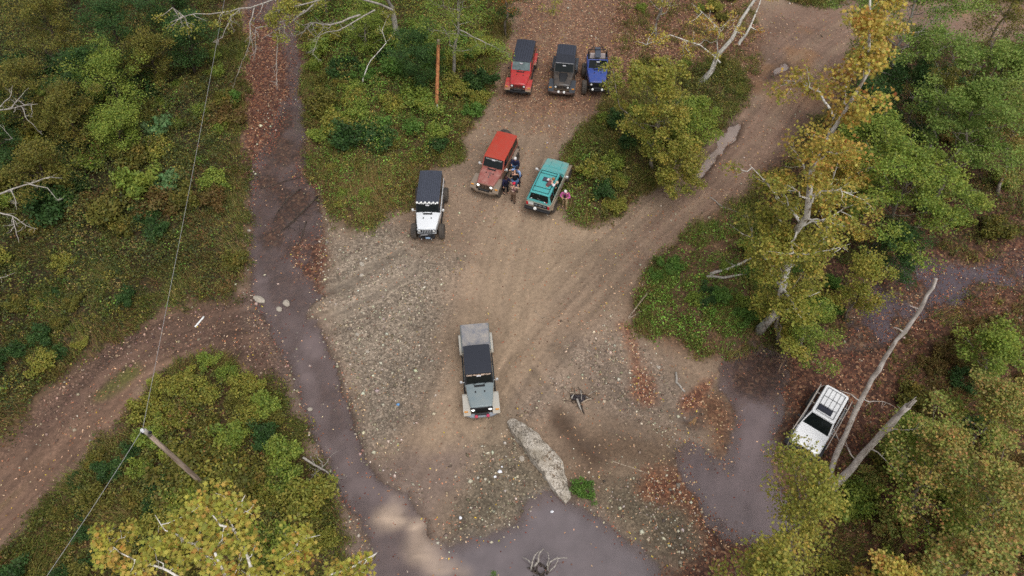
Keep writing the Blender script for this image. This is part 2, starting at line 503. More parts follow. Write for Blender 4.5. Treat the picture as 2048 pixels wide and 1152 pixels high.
def bark_material(name, a, b, scale=6.0, stretch=.25, cut=(.4, .6), bump=.4):
    m, nd, lk, p = new_mat(name)
    tc = nd.new('ShaderNodeTexCoord'); mp = nd.new('ShaderNodeMapping'); mp.inputs['Scale'].default_value = (1, 1, stretch)
    lk.new(tc.outputs['Object'], mp.inputs[0])
    n = noise(nd, lk, mp.outputs[0], scale, 6, .65)
    c = mixc(nd, lk, ramp(nd, lk, n, [(cut[0], 0), (cut[1], 1)]), a, b)
    n2 = noise(nd, lk, mp.outputs[0], scale * 5, 3, .6)
    c = mixc(nd, lk, 1, c, ramp(nd, lk, n2, [(.3, .75), (.7, 1.15)]), 'MULTIPLY')
    lk.new(c, p.inputs['Base Color']); p.inputs['Roughness'].default_value = .85
    bm_ = nd.new('ShaderNodeBump'); bm_.inputs['Strength'].default_value = bump; bm_.inputs['Distance'].default_value = .03
    lk.new(n2, bm_.inputs['Height']); lk.new(bm_.outputs[0], p.inputs['Normal'])
    return m


def plain(name, c, rough=.6, metal=0.0, spec=.5, vary=.12, scale=9.0, emit=None):
    m, nd, lk, p = new_mat(name)
    tc = nd.new('ShaderNodeTexCoord')
    n = noise(nd, lk, tc.outputs['Object'], scale, 4, .6)
    lk.new(mixc(nd, lk, 1, tuple(c), ramp(nd, lk, n, [(.25, 1 - vary), (.75, 1 + vary)]), 'MULTIPLY'), p.inputs['Base Color'])
    p.inputs['Roughness'].default_value = rough; p.inputs['Metallic'].default_value = metal
    p.inputs['Specular IOR Level'].default_value = spec
    if emit:
        p.inputs['Emission Color'].default_value = (1, .97, .9, 1); p.inputs['Emission Strength'].default_value = emit
    return m


MUDC = lin(150, 128, 104)


def paint(name, c, rough=.3, dust=.15, mud_lo=.75, mud_hi=1.25, coat=.5, mud=MUDC, mudamt=1.0):
    """car paint with dust in patches and dried mud thrown up from below"""
    m, nd, lk, p = new_mat(name)
    tc = nd.new('ShaderNodeTexCoord'); ob = tc.outputs['Object']
    sx = nd.new('ShaderNodeSeparateXYZ'); lk.new(ob, sx.inputs[0])
    n1 = noise(nd, lk, ob, 3.0, 6, .7); n2 = noise(nd, lk, ob, 22, 4, .7)
    zz = math_(nd, lk, 'ADD', sx.outputs[2], math_(nd, lk, 'MULTIPLY', math_(nd, lk, 'SUBTRACT', n1, .5), .5))
    mr = nd.new('ShaderNodeMapRange'); lk.new(zz, mr.inputs[0])
    mr.inputs[1].default_value = mud_lo; mr.inputs[2].default_value = mud_hi
    mr.inputs[3].default_value = mudamt; mr.inputs[4].default_value = 0
    ds = math_(nd, lk, 'MULTIPLY', ramp(nd, lk, math_(nd, lk, 'ADD', math_(nd, lk, 'MULTIPLY', n1, .6), math_(nd, lk, 'MULTIPLY', n2, .4)), [(.38, 0), (.66, 1)]), dust)
    f = math_(nd, lk, 'MAXIMUM', mr.outputs[0], ds)
    lk.new(mixc(nd, lk, f, tuple(c), tuple(mud)), p.inputs['Base Color'])
    r = nd.new('ShaderNodeMapRange'); lk.new(f, r.inputs[0]); r.inputs[3].default_value = rough; r.inputs[4].default_value = .85
    lk.new(r.outputs[0], p.inputs['Roughness'])
    cw = nd.new('ShaderNodeMapRange'); lk.new(f, cw.inputs[0]); cw.inputs[3].default_value = coat; cw.inputs[4].default_value = 0
    lk.new(cw.outputs[0], p.inputs['Coat Weight']); p.inputs['Coat Roughness'].default_value = .12
    return m


def ribbed(name, c, pitch=.17):
    m, nd, lk, p = new_mat(name); tc = nd.new('ShaderNodeTexCoord'); sx = nd.new('ShaderNodeSeparateXYZ'); lk.new(tc.outputs['Object'], sx.inputs[0])
    f = math_(nd, lk, 'FRACT', math_(nd, lk, 'ADD', math_(nd, lk, 'DIVIDE', sx.outputs[1], pitch), 50.0))
    n = noise(nd, lk, tc.outputs['Object'], 12, 4, .6)
    cc = mixc(nd, lk, ramp(nd, lk, f, [(0, 0), (.12, 1), (.85, 1), (1, 0)]), tuple(x * .42 for x in c), tuple(c))
    lk.new(mixc(nd, lk, 1, cc, ramp(nd, lk, n, [(.25, .75), (.75, 1.3)]), 'MULTIPLY'), p.inputs['Base Color']); p.inputs['Roughness'].default_value = .7
    return m


MAT = {
    'earth': ground_material(),
    'water': water_material(),
    'leaf': leaf_material('leaf', .3),
    'litter': leaf_material('litter', 0, .8),
    'stone': leaf_material('stone', 0, .85),
    'bark_grey': bark_material('bark_grey', lin(96, 84, 72), lin(150, 140, 126)),
    'bark_dark': bark_material('bark_dark', lin(48, 38, 32), lin(92, 78, 66)),
    'bark_white': bark_material('bark_white', lin(128, 114, 98), lin(226, 220, 210), 5, .4, (.36, .5)),
    'bark_dead': bark_material('bark_dead', lin(146, 134, 124), lin(206, 197, 188), 7, .12, (.35, .65)),
    'bark_pale': bark_material('bark_pale', lin(114, 106, 96), lin(182, 174, 164), 8, .3, (.3, .6)),
    'drift': bark_material('drift', lin(120, 100, 82), lin(190, 172, 150), 9, .2),
    'wet_wood': bark_material('wet_wood', lin(48, 40, 36), lin(84, 72, 62), 9, .3),
    'char': bark_material('char', lin(30, 26, 28), lin(76, 68, 70), 14, 1),
    'twig': bark_material('twig', lin(92, 68, 52), lin(134, 108, 84), 8, .3),
    'pole_brown': bark_material('pole_brown', lin(150, 92, 56), lin(196, 132, 84), 9, .06),
    'pole_grey': bark_material('pole_grey', lin(132, 112, 98), lin(182, 162, 144), 9, .06),
    'glass': plain('glass', (.008, .011, .011), .06, 0, .3, .3),
    'black': plain('black', (.018, .018, .02), .55, 0, .4, .25),
    'black_cloth': plain('black_cloth', (.026, .029, .040), .75, 0, .4, .35, 30),
    'rubber': paint('rubber', (.03, .028, .027), .85, .55, .2, .75, 0, lin(112, 98, 84), .55),
    'steel': plain('steel', (.45, .45, .45), .35, .9, .5, .2),
    'rim': plain('rim', (.10, .098, .095), .4, .7, .5, .3),
    'lamp': plain('lamp', (.85, .85, .82), .12, 0, .8, .05),
    'lamp_lit': plain('lamp_lit', (.85, .85, .82), .12, 0, .8, .05, emit=2.2),
    'amber': plain('amber', (.75, .32, .05), .25, 0, .6, .1),
    'red_lamp': plain('red_lamp', (.55, .02, .03), .2, 0, .6, .1),
    'white': plain('white', (.78, .78, .76), .4, 0, .5, .06),
    'sign_blue': plain('sign_blue', (.35, .5, .7), .4, 0, .5, .1),
    'wire': plain('wire', (.42, .41, .40), .5, .3, .5, .1),
    'porcelain': plain('porcelain', (.7, .7, .72), .2, 0, .6, .1),
}

# ------------------------------------------------------------------ the ground: one sheet, its faces shared out between earth, road and stream bed
def ground_layers(x, y):
    def L(*c): return np.array(lin(*c))
    n1 = fbm(x * .25, y * .25, 4, 70); n2 = fbm(x * .9, y * .9, 4, 71)
    c = np.tile(L(147, 125, 105), (len(x), 1))
    grav = np.full(len(x), .22); wet = np.zeros(len(x)); lit = np.full(len(x), .04)
    def lay(mk, colr, g=None, w=None, l=None, s=1.0):
        nonlocal c, grav, wet, lit
        mk = mk * s
        if colr is not None: c = c + (L(*colr) - c) * mk[:, None]
        if g is not None: grav = grav + (g - grav) * mk
        if w is not None: wet = wet + (w - wet) * mk
        if l is not None: lit = lit + (l - lit) * mk
    k = dict(edge=1.3, wob=1.4, fr=.35)
    lay(M('sandy', x, y, **k), (157, 135, 112), .08)
    lay(M('gravel_left', x, y, **k), (148, 133, 116), .9)
    lay(M('gravel_mid', x, y, **k), (144, 126, 110), .7)
    lay(M('gravel_pond', x, y, **k), (124, 112, 94), .8)
    lay(M('gravel_low', x, y, **k), (112, 100, 82), .8)
    lay(M('track_left', x, y, edge=.8, wob=1), (120, 94, 77), .35, .1)
    lay(M('gravel_track', x, y, edge=.8, wob=1), (108, 84, 70), .75, .15)
    lay(M('road_right', x, y, edge=1.2, wob=1.2), (132, 107, 91), .1, .1)
    lay(M('road_right', x, y, edge=.6, wob=1.5) * sstep(.02, .2, fbm(x * .35, y * .35, 3, 74)) * sstep(38, 42, y), (150, 112, 78), .05, .2, None, .7)
    lay(M('litter_top', x, y, edge=2.0, wob=2), (132, 104, 84), .2, 0, .5)
    # worn tyre lanes and streaks along each way
    for i, (la, lo) in enumerate(TRK):
        lt = bil(la, x, y) + .35 * fbm(x * .3, y * .3, 2, 80 + i); ln = bil(lo, x, y)
        w = sstep(3.6, 1.8, np.abs(lt))
        st = fbm(lt * 2.2, ln * .10, 4, 90 + i)
        st2 = fbm(lt * 4.4, ln * .25, 3, 95 + i); st3 = fbm(lt * 5, ln * 4, 2, 97 + i)
        c = c * (1 + ((2.0 if i == 2 else 1.5 if i == 1 else 1.0) * w * (st * .36 + st2 * .38 + st3 * .3 * np.exp(-((np.abs(lt) - .85) / .3) ** 2)))[:, None])
        lane = w * np.exp(-((np.abs(lt) - .85) / .45) ** 2)
        grav = grav * (1 - .75 * lane)
        c = c + (L(153, 131, 109) - c) * (lane * (.3 + .9 * n2).clip(0, .6) * (0 if i == 2 else 1))[:, None]
        if i == 2:
            mid = w * np.exp(-(lt / .35) ** 2) * sstep(-.05, .15, fbm(ln * .25, lt, 3, 99))
            c = c + (L(104, 94, 52) - c) * (mid * .55)[:, None]
    dk = sstep(.02, .3, fbm(x * .45, y * .45, 5, 101)) * .55
    c = c + (c * .68 - c) * dk[:, None]
    lay(M('brown_right', x, y, **k), (112, 92, 74), .35)
    lay(M('mud_dark', x, y, edge=.5, wob=.9), (82, 63, 47), .1, .75, None, .9)
    lay(M('litter_lane', x, y, edge=.5), (140, 96, 74), .2, 0, .8)
    lay(M('litter_lane_two', x, y, edge=.4), (132, 84, 62), .2, 0, .8)
    lay(M('litter_bar', x, y, edge=.7), (112, 84, 62), .4, 0, .5)
    lay(M('litter_shore', x, y, edge=.7), (120, 80, 58), .3, 0, .75)
    lay(M('island_litter', x, y, edge=1, wob=1.5), (112, 84, 66), .1, 0, .7)
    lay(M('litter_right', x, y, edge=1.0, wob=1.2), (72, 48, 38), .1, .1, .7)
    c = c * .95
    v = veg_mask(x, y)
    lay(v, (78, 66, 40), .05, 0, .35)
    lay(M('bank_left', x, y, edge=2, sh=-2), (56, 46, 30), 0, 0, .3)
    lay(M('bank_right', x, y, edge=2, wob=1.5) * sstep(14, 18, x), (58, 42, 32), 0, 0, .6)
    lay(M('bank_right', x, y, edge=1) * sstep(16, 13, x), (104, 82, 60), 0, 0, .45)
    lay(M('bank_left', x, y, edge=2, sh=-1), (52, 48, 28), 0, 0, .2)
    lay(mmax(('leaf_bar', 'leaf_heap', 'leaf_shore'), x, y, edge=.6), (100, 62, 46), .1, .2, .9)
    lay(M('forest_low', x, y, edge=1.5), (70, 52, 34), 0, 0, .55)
    lay(M('grass_strip', x, y, edge=.4), (96, 92, 48))
    lay(M('wet', x, y, edge=1.0, wob=1.6, fr=.5), (118, 100, 90), None, .85, None, .75)
    lay(M('stream_upper', x, y, edge=.6), (84, 56, 46), .1, .5, .85)
    wb = mmax(('stream', 'pond', 'creek', 'creek_upper', 'puddle_road', 'puddle_small', 'puddle_far'), x, y, edge=.5, wob=.4)
    lay(wb, (82, 66, 54), .55, .9, .4)
    lay(mmax(('leaf_heap', 'leaf_shore'), x, y, edge=1.1, wob=1.3), (96, 66, 50), .2, .3, .7)
    lay(M('pool_head', x, y, edge=.6, wob=.5), (58, 42, 30), .2, .9, .35)  # dark bed colour painted in for the trees' reflection
    h = height(x, y)
    shore = sstep(.12, .0, h - WL) * sstep(-.25, -.05, h - WL + .2)
    c = c * (1 - .38 * np.clip(shore * (.7 + 2 * n2), 0, 1))[:, None]
    wet = np.maximum(wet, shore * .8)
    c = c * (1 + .35 * n1 + .25 * n2)[:, None]
    return np.clip(c, .004, .8), np.stack([grav, wet, lit], 1).clip(0, 1), v


def spaced(lo, hi, st, far):
    core = np.arange(lo, hi, st)
    a = [lo - f for f in far][::-1]; b = [core[-1] + f for f in far]
    return np.array(a + list(core) + b)


FARS = [.3, .8, 1.6, 3, 6, 12, 25, 50, 110, 240]
gx = spaced(-46, 46, .105, FARS); gy = spaced(3, 58, .105, FARS)
XX, YY = np.meshgrid(gx, gy, indexing='xy')
fx, fy = XX.ravel(), YY.ravel()
ZZ = height(fx, fy)
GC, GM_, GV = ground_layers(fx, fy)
nx, ny = len(gx), len(gy)
ii, jj = np.meshgrid(np.arange(nx - 1), np.arange(ny - 1), indexing='xy')
q = (jj * nx + ii).ravel()
GF = np.stack([q, q + 1, q + nx + 1, q + nx], 1)
kx = fx[q] + .07; ky = fy[q] + .07
bed = np.zeros(len(q), bool)
for n in ('stream', 'stream_upper', 'pond', 'creek', 'creek_upper'):
    bed |= bil(SDF[n], kx, ky) > -.1
litr = (bil(SDF['litter_right'], kx, ky) > 0)
vegf = (GV[q] > .5)
kind = np.where(bed, 2, np.where(vegf | litr, 0, 1))
GVTX = np.stack([fx, fy, ZZ], 1)
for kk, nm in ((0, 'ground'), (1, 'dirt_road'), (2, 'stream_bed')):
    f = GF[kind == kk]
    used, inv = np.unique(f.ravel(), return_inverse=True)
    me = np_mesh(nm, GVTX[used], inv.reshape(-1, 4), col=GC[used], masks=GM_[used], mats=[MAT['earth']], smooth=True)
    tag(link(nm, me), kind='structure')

# ------------------------------------------------------------------ standing and running water, one level sheet cut into bodies
def lin3(*c): return np.array(lin(*c))
wx = np.arange(-46, 46, .16); wy = np.arange(1, 58, .16)
WX, WY = np.meshgrid(wx, wy, indexing='xy')
ax, ay = WX.ravel(), WY.ravel()
hw = height(ax, ay)
dep = WL - hw
wcol = np.tile(lin3(126, 109, 106), (len(ax), 1))
wcol = mix(wcol, lin3(123, 111, 112), M('pond', ax, ay, edge=.5, wob=0)[:, None])
wcol = mix(wcol, lin3(130, 112, 111), M('creek', ax, ay, edge=.5, wob=0)[:, None])
wcol = mix(wcol, lin3(116, 104, 114), M('creek_upper', ax, ay, edge=.5, wob=0)[:, None])
wcol = mix(wcol, lin3(164, 146, 136), np.maximum(M('puddle_road', ax, ay, edge=.5, wob=0, sh=.6), M('puddle_far', ax, ay, edge=.5, wob=0, sh=.6))[:, None])
wcol = mix(wcol, lin3(150, 118, 84), M('puddle_small', ax, ay, edge=.5, wob=0, sh=.4)[:, None])
wcol = mix(wcol, lin3(116, 98, 95), (M('stream', ax, ay, edge=.6, wob=0) * sstep(24, 29, ay) * (.55 + .45 * sstep(-.15, .15, fbm(ax * .5, ay * .35, 3, 137))))[:, None])  # upper stream colour darkened to stand for tree reflections
silt = np.maximum(M('silt_one', ax, ay, edge=.45, wob=.5), M('silt_two', ax, ay, edge=.7, wob=.6))
silt = silt * (.72 + .28 * sstep(-.1, .1, fbm(ax * .6, ay * 1.1, 3, 130)))
wcol = mix(wcol, lin3(198, 173, 150), silt[:, None])
al = sstep(-.006, .035, dep) * (.66 + .29 * sstep(.03, .22, dep)) * (1 + .3 * fbm(ax * 1.3, ay * .9, 4, 133))
al = np.clip(al, 0, .95)
sheen = sstep(-.07, .09, fbm(ax * .55, ay * .42, 4, 135) + .05)  # patchy sky sheen, put in through the water's opacity
st_ = M('stream', ax, ay, edge=.6, wob=0)
al = al * (1 - (st_ * (.25 + .45 * sstep(23, 27, ay)) + .3 * M('creek', ax, ay, edge=.6, wob=0)) * (1 - sheen))
al = al * (1 - .45 * M('stream', ax, ay, edge=.6, wob=0) * sstep(24, 28, ay) * (1 - 0))
al = al * (1 - .3 * M('stream', ax, ay, edge=.6, wob=0) * sstep(13, 16, ay) * sstep(-.12, .12, fbm(ax * 1.2, ay * .7, 4, 139)))
up = M('stream_upper', ax, ay, edge=.8, wob=0) * (1 - M('stream', ax, ay, edge=.6, wob=0))
al = al * (1 - .45 * up)
al = al * (1 - .86 * M('pool_head', ax, ay, edge=.8, wob=.8))  # opacity cut so the painted reflection colour shows through
pud = np.maximum.reduce([M(k_, ax, ay, edge=.5, wob=0, sh=.8) for k_ in ('puddle_road', 'puddle_far', 'puddle_small')])
al = np.maximum(al, pud * .8 * (dep > .0))
al = np.maximum(al, silt * .97 * (dep > -.02))
al = al * (1 - .3 * M('creek_upper', ax, ay, edge=.5, wob=0))
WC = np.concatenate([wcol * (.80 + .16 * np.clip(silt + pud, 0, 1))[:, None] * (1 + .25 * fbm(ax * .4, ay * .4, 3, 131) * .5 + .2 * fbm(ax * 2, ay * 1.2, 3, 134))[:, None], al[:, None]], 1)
ii, jj = np.meshgrid(np.arange(len(wx) - 1), np.arange(len(wy) - 1), indexing='xy')
q = (jj * len(wx) + ii).ravel(); nw = len(wx)
WF = np.stack([q, q + 1, q + nw + 1, q + nw], 1)
under = (dep[WF].max(1) > -.03)
cx, cy = ax[q] + .12, ay[q] + .12
names = {'stream_water': ('stream', 'stream_upper'), 'pond_water': ('pond',), 'creek_water': ('creek', 'creek_upper', 'puddle_small'), 'puddle_water': ('puddle_road', 'puddle_far')}
dist = np.stack([np.maximum.reduce([bil(SDF[n], cx, cy) for n in v]) for v in names.values()], 1)
own = dist.argmax(1); near = dist.max(1) > -1.6
WV = np.stack([ax, ay, np.full(len(ax), WL)], 1)
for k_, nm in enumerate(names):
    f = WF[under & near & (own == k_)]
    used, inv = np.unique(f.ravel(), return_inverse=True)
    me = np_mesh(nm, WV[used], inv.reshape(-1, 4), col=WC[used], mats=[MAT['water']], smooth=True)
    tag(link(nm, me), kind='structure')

# ------------------------------------------------------------------ leaves and stones by the thousand
LEAF_Q = np.array([(-.5, 0, 0), (0, -.3, .06), (.5, 0, 0), (0, .3, .06)])
LEAF_O = np.array([(-.5, 0, 0), (-.2, -.27, .05), (.2, -.22, .05), (.55, 0, -.06), (.2, .22, .05), (-.2, .27, .05)])
_ml = [(-.5, 0), (-.18, -.12), (-.28, -.42), (.02, -.3), (.12, -.56), (.26, -.2), (.6, 0), (.26, .2), (.12, .56), (.02, .3), (-.28, .42), (-.18, .12)]
LEAF_M = np.array([(a, b, .05 * abs(b) * 4 - .05 * a * a) for a, b in _ml])
BLADE = np.array([(-.06, 0, 0), (.06, 0, 0), (.0, .12, 1.0)])


def unit(v): return v / (np.linalg.norm(v, axis=1, keepdims=True) + 1e-9)


def leaves(C, size, up=1.0, spread=.8, tmpl=LEAF_O, nrm=None):
    n = len(C)
    nv = RG.normal(size=(n, 3)) * spread
    nv[:, 2] += up
    if nrm is not None: nv += nrm
    nv = unit(nv)
    a = RG.normal(size=(n, 3)); T = unit(a - (a * nv).sum(1, keepdims=True) * nv); B = np.cross(nv, T)
    t = tmpl[None] * np.asarray(size).reshape(-1, 1, 1)
    V = C[:, None] + t[..., :1] * T[:, None] + t[..., 1:2] * B[:, None] + t[..., 2:3] * nv[:, None]
    k = len(tmpl)
    return V.reshape(-1, 3), np.arange(n * k).reshape(n, k)


def pick(pal, n, jit=.18, w=None):
    pal = np.array([lin(*p) for p in pal])
    i = RG.choice(len(pal), n, p=None if w is None else np.array(w) / sum(w))
    c = pal[i] * (1 + RG.normal(size=(n, 1)) * jit) * (1 + RG.normal(size=(n, 3)) * .06)
    return np.clip(c, .004, .85)


def in_view(x, y, z=0.0, m=1.18, pad=1.5):
    yy = y; zc = (yy) * CP + (CAM_H - z) * SP
    u = x / zc * CAM_F; upv = (yy * SP + (z - CAM_H) * CP) / zc * CAM_F
    e = pad / zc * CAM_F
    return (np.abs(u) < 1024 * m + e) & (np.abs(upv) < 576 * m + e)


def rand_pts(n):
    x = RG.uniform(-46, 46, n); y = RG.uniform(5, 56, n)
    k = in_view(x, y); return x[k], y[k]


# fallen leaves
x, y = rand_pts(420000)
v = veg_mask(x, y)
d = .10 + .10 * sstep(-.05, .2, fbm(x * .9, y * .9, 3, 144))
d += .10 * sstep(-.1, .25, fbm(x * .6, y * .6, 4, 140))
d += .55 * M('litter_top', x, y, edge=3, wob=2) + .75 * M('stream_upper', x, y, edge=.5) * sstep(-.25, .1, fbm(x * .8, y * .5, 3, 141))
d += .9 * M('litter_lane', x, y, edge=.4) + .9 * M('litter_lane_two', x, y, edge=.4) + .5 * M('litter_bar', x, y, edge=.8) + .65 * M('litter_shore', x, y, edge=.6)
d += .5 * M('island_litter', x, y, edge=1) + .6 * M('litter_right', x, y, edge=1)
sd_w = np.maximum.reduce([bil(SDF[n], x, y) for n in ('stream', 'pond', 'creek')])
d += .35 * np.exp(-((sd_w + .25) / .4) ** 2) * sstep(-.15, .2, fbm(x * .7, y * .7, 3, 142))
d = d * np.where(sd_w > .3, .16 + .35 * M('stream', x, y, edge=.5) * sstep(-.05, .15, fbm(x * .9, y * .5, 3, 145)), 1)
d += 1.1 * mmax(('leaf_bar', 'leaf_heap'), x, y, edge=.5) + .5 * M('leaf_shore', x, y, edge=.6)
d = d * (1 - .45 * M('sandy', x, y, edge=2)) * (1 - .75 * v) * (1 - .7 * M('gravel_left', x, y, edge=1.5))
for nn in ('silt_one', 'silt_two'): d = d * (1 - .95 * M(nn, x, y, edge=.5))
d += .5 * M('creek_upper', x, y, edge=.5) * (fbm(x, y, 3, 143) > .0)
keep = RG.random(len(x)) < d * .55
x, y = x[keep], y[keep]
n = len(x)
z = np.maximum(height(x, y), WL) + .012 + RG.random(n) * .02
LV, LF = leaves(np.stack([x, y, z], 1), RG.uniform(.05, .125, n), up=2.2, spread=.55, tmpl=LEAF_O)
dry = pick([(200, 160, 124), (184, 132, 98), (156, 102, 76), (212, 182, 146), (174, 116, 84), (124, 82, 64), (206, 172, 136)], n)
rust = pick([(112, 66, 50), (136, 82, 60), (90, 56, 46), (160, 106, 74), (122, 84, 62)], n)
red = pick([(136, 72, 58), (150, 88, 68), (112, 60, 50), (168, 112, 82)], n)
mk = np.maximum(M('stream_upper', x, y), M('litter_right', x, y))[:, None]
cc = mix(dry, rust, (RG.random((n, 1)) < mk * .85))
cc = np.where((RG.random((n, 1)) < .06) & (mk < .5), pick([(206, 182, 84), (190, 160, 60)], n), cc)
sw = np.maximum.reduce([bil(SDF[q_], x, y) for q_ in ('stream', 'pond', 'creek')])
cc = np.where((sw[:, None] > -.4) & (RG.random((n, 1)) < .45), red, cc)
tag(link('fallen_leaves', np_mesh('fallen_leaves', LV, LF, col=np.repeat(cc, 6, 0), mats=[MAT['litter']])), kind='stuff')
print('fallen', n)

# stones of the gravel bars and the stream margins
x, y = rand_pts(330000)
gm = mmax(('gravel_left', 'gravel_mid', 'gravel_pond', 'gravel_low', 'gravel_track'), x, y, edge=1.2, wob=1.4, fr=.4)
sdw = bil(SDF['stream'], x, y)
d = .03 + .55 * gm + .4 * np.exp(-((sdw + .35) / .5) ** 2)
for la, lo in TRK:
    lt = bil(la, x, y); d = d * (1 - .6 * np.exp(-((np.abs(lt) - .85) / .5) ** 2))
d = d * (1 - veg_mask(x, y)) * (1 - .9 * M('sandy', x, y, edge=1)) * np.where(np.maximum(bil(SDF['pond'], x, y), bil(SDF['creek'], x, y)) > .2, 0, 1) * np.where(sdw > .3, .22 + .25 * sstep(23, 20, y), 1)
keep = RG.random(len(x)) < d * .55
x, y = x[keep], y[keep]; n = len(x)
big = RG.random(n) ** 6
s = .028 + .035 * RG.random(n) + .09 * big
z = np.maximum(height(x, y), WL - .03)
octa = np.array([(1, 0, 0), (0, 1, 0), (-1, 0, 0), (0, -1, 0), (0, 0, .62), (.15, -.1, -.5)])
of = np.array([(0, 1, 4), (1, 2, 4), (2, 3, 4), (3, 0, 4), (1, 0, 5), (2, 1, 5), (3, 2, 5), (0, 3, 5)])
ang = RG.uniform(0, 2 * pi, n); ca, sa = np.cos(ang), np.sin(ang)
t = octa[None] * (1 + RG.normal(size=(n, 6, 1)) * .22) * s[:, None, None] * np.stack([np.ones(n), RG.uniform(.55, 1, n), np.ones(n)], 1)[:, None]
V = np.stack([t[..., 0] * ca[:, None] - t[..., 1] * sa[:, None] + x[:, None], t[..., 0] * sa[:, None] + t[..., 1] * ca[:, None] + y[:, None], t[..., 2] + z[:, None] + s[:, None] * .15], 2).reshape(-1, 3)
Fs = (of[None] + (np.arange(n) * 6)[:, None, None]).reshape(-1, 3)
sc = pick([(170, 156, 134), (150, 136, 116), (190, 178, 156), (128, 116, 100), (206, 196, 176), (140, 120, 100), (112, 98, 84)], n, .15)
wetm = M('gravel_track', x, y)[:, None]
sc = mix(sc, pick([(150, 124, 108), (120, 92, 80), (176, 150, 130), (104, 84, 74)], n), (RG.random((n, 1)) < wetm))
tag(link('gravel', np_mesh('gravel', V, Fs, col=np.repeat(sc, 6, 0), mats=[MAT['stone']])), kind='stuff')
print('gravel', n)

# low undergrowth and grass on the banks
PAL_GREEN = [(98, 104, 50), (84, 92, 46), (112, 116, 58), (72, 82, 44)]
PAL_OLIVE = [(108, 106, 52), (96, 92, 46), (124, 116, 60), (82, 80, 42)]
PAL_YG = [(136, 130, 60), (146, 138, 64), (120, 120, 54), (156, 142, 70)]
PAL_DARK = [(64, 74, 42), (74, 84, 50), (56, 64, 38), (82, 90, 54)]
PAL_RUST = [(126, 90, 56), (110, 76, 50), (140, 104, 66)]
PAL_STRAW = [(154, 134, 84), (138, 116, 72), (122, 108, 64)]
PAL_FRESH = [(108, 142, 58), (124, 156, 68), (92, 126, 52)]


def box_(x, y, pts, e=2.0):
    s = poly_sd(x, y, [G(*p) for p in pts]); return sstep(-e, e, s)


def thick(x, y):
    """height of the brush, without its small bumps"""
    sdv = np.maximum.reduce([bil(SDF[k_], x, y) for k_ in VEG])
    amp = .24 + .75 * M('bank_left', x, y, edge=2.5, wob=0, sh=-2.2) + 1.0 * M('bank_mid', x, y, edge=2, wob=0, sh=-2) * sstep(31, 35, y)
    amp = amp + 1.5 * M('thicket_low', x, y, edge=1.8, wob=0, sh=-1.6) * sstep(-19, -15, x) + .6 * M('island', x, y, edge=1.5, wob=0, sh=-1.4) * sstep(3, 5, x)
    amp = amp + .9 * box_(x, y, [(-200, -200), (430, -200), (400, 200), (330, 330), (150, 420), (-200, 430)])
    return amp * sstep(-.1, 1.0, sdv)


x, y = rand_pts(230000)
v = veg_mask(x, y, 1.2) * (1 - .75 * M('bank_right', x, y) * sstep(15, 13, x) * sstep(.02, .14, fbm(x * .8, y * .8, 3, 158)))
rt = M('bank_right', x, y) * sstep(14, 18, x)
fl = M('forest_low', x, y, edge=2) * .4
isl = .16 * M('island_litter', x, y)
gap = sstep(-.24, .0, fbm(x * .6, y * .6, 4, 150)) * (.14 + .86 * sstep(-.12, .06, fbm(x * 1.9, y * 1.9, 3, 155)))
dn = np.maximum(np.maximum(v * (1 - .6 * rt), fl), isl) * (.3 + .7 * gap)
keep = RG.random(len(x)) < dn * .80
x, y = x[keep], y[keep]; n = len(x); rt = rt[keep]; fl = fl[keep]
print('clumps', n)
th = thick(x, y)
bump = .3 + .7 * sstep(-.22, .25, fbm(x * .42, y * .42, 4, 151)) + 1.3 * fbm(x * .95, y * .95, 3, 153)
hgt = np.maximum(.08, th * bump) * RG.uniform(.4, 1.45, n) + .12 * RG.random(n) ** 3
per = 12
C = np.repeat(np.stack([x, y, height(x, y)], 1), per, 0); N_ = n * per
off = RG.normal(size=(N_, 3)) * np.array([.17, .17, 0])
C = C + off; C[:, 2] += .03 + np.repeat(hgt, per) * (1 - .75 * RG.random(N_) ** 1.5) * np.exp(-(off[:, 0] ** 2 + off[:, 1] ** 2) * 3)
gg = fbm(x * .3, y * .3, 4, 152)
fresh = np.clip(M('bank_right', x, y, edge=2) * sstep(16, 12, x) * .8 + M('bank_mid', x, y, edge=2) * .36 + M('bank_left', x, y, edge=2) * .04 + M('island', x, y, edge=1) * sstep(6, 4, x) * .45, 0, .85)
darkw = np.clip(M('bank_left', x, y, edge=2) * .45 + rt * .2, 0, 1)
ygw = np.clip(M('thicket_low', x, y, edge=2) * sstep(-18, -14, x) * .30 + M('bank_mid', x, y) * .12, 0, 1)
rusw = np.clip(rt * .4 + fl, 0, .7)
u = np.repeat(RG.random(n) * .62 + .22 + .9 * gg + .7 * fbm(x * 1.1, y * 1.1, 3, 156), per)
pal = np.select([u[:, None] < .1, u[:, None] < .42, u[:, None] < .8, u[:, None] < .95], [pick(PAL_RUST, N_), pick(PAL_OLIVE, N_), pick(PAL_GREEN, N_), pick(PAL_YG, N_)], pick(PAL_STRAW, N_))
for w_, p_ in ((darkw, PAL_DARK), (ygw, PAL_YG), (rusw, PAL_RUST + PAL_OLIVE), (fresh, PAL_FRESH)):
    cl = np.repeat(RG.random(n) < w_, per)[:, None]
    pal = np.where(cl & (RG.random((N_, 1)) < .8), pick(p_, N_), pal)
pal = np.clip(pal * np.repeat(RG.uniform(.95, 1.6, (n, 1)) * (1 + .3 * np.clip(fresh, 0, 1))[:, None], per, 0), .004, .8)
LV, LF = leaves(C, RG.uniform(.06, .165, N_), up=.9, spread=.8, tmpl=LEAF_Q)
tag(link('undergrowth', np_mesh('undergrowth', LV, LF, col=np.repeat(pal, 4, 0), mats=[MAT['leaf']])), kind='stuff')

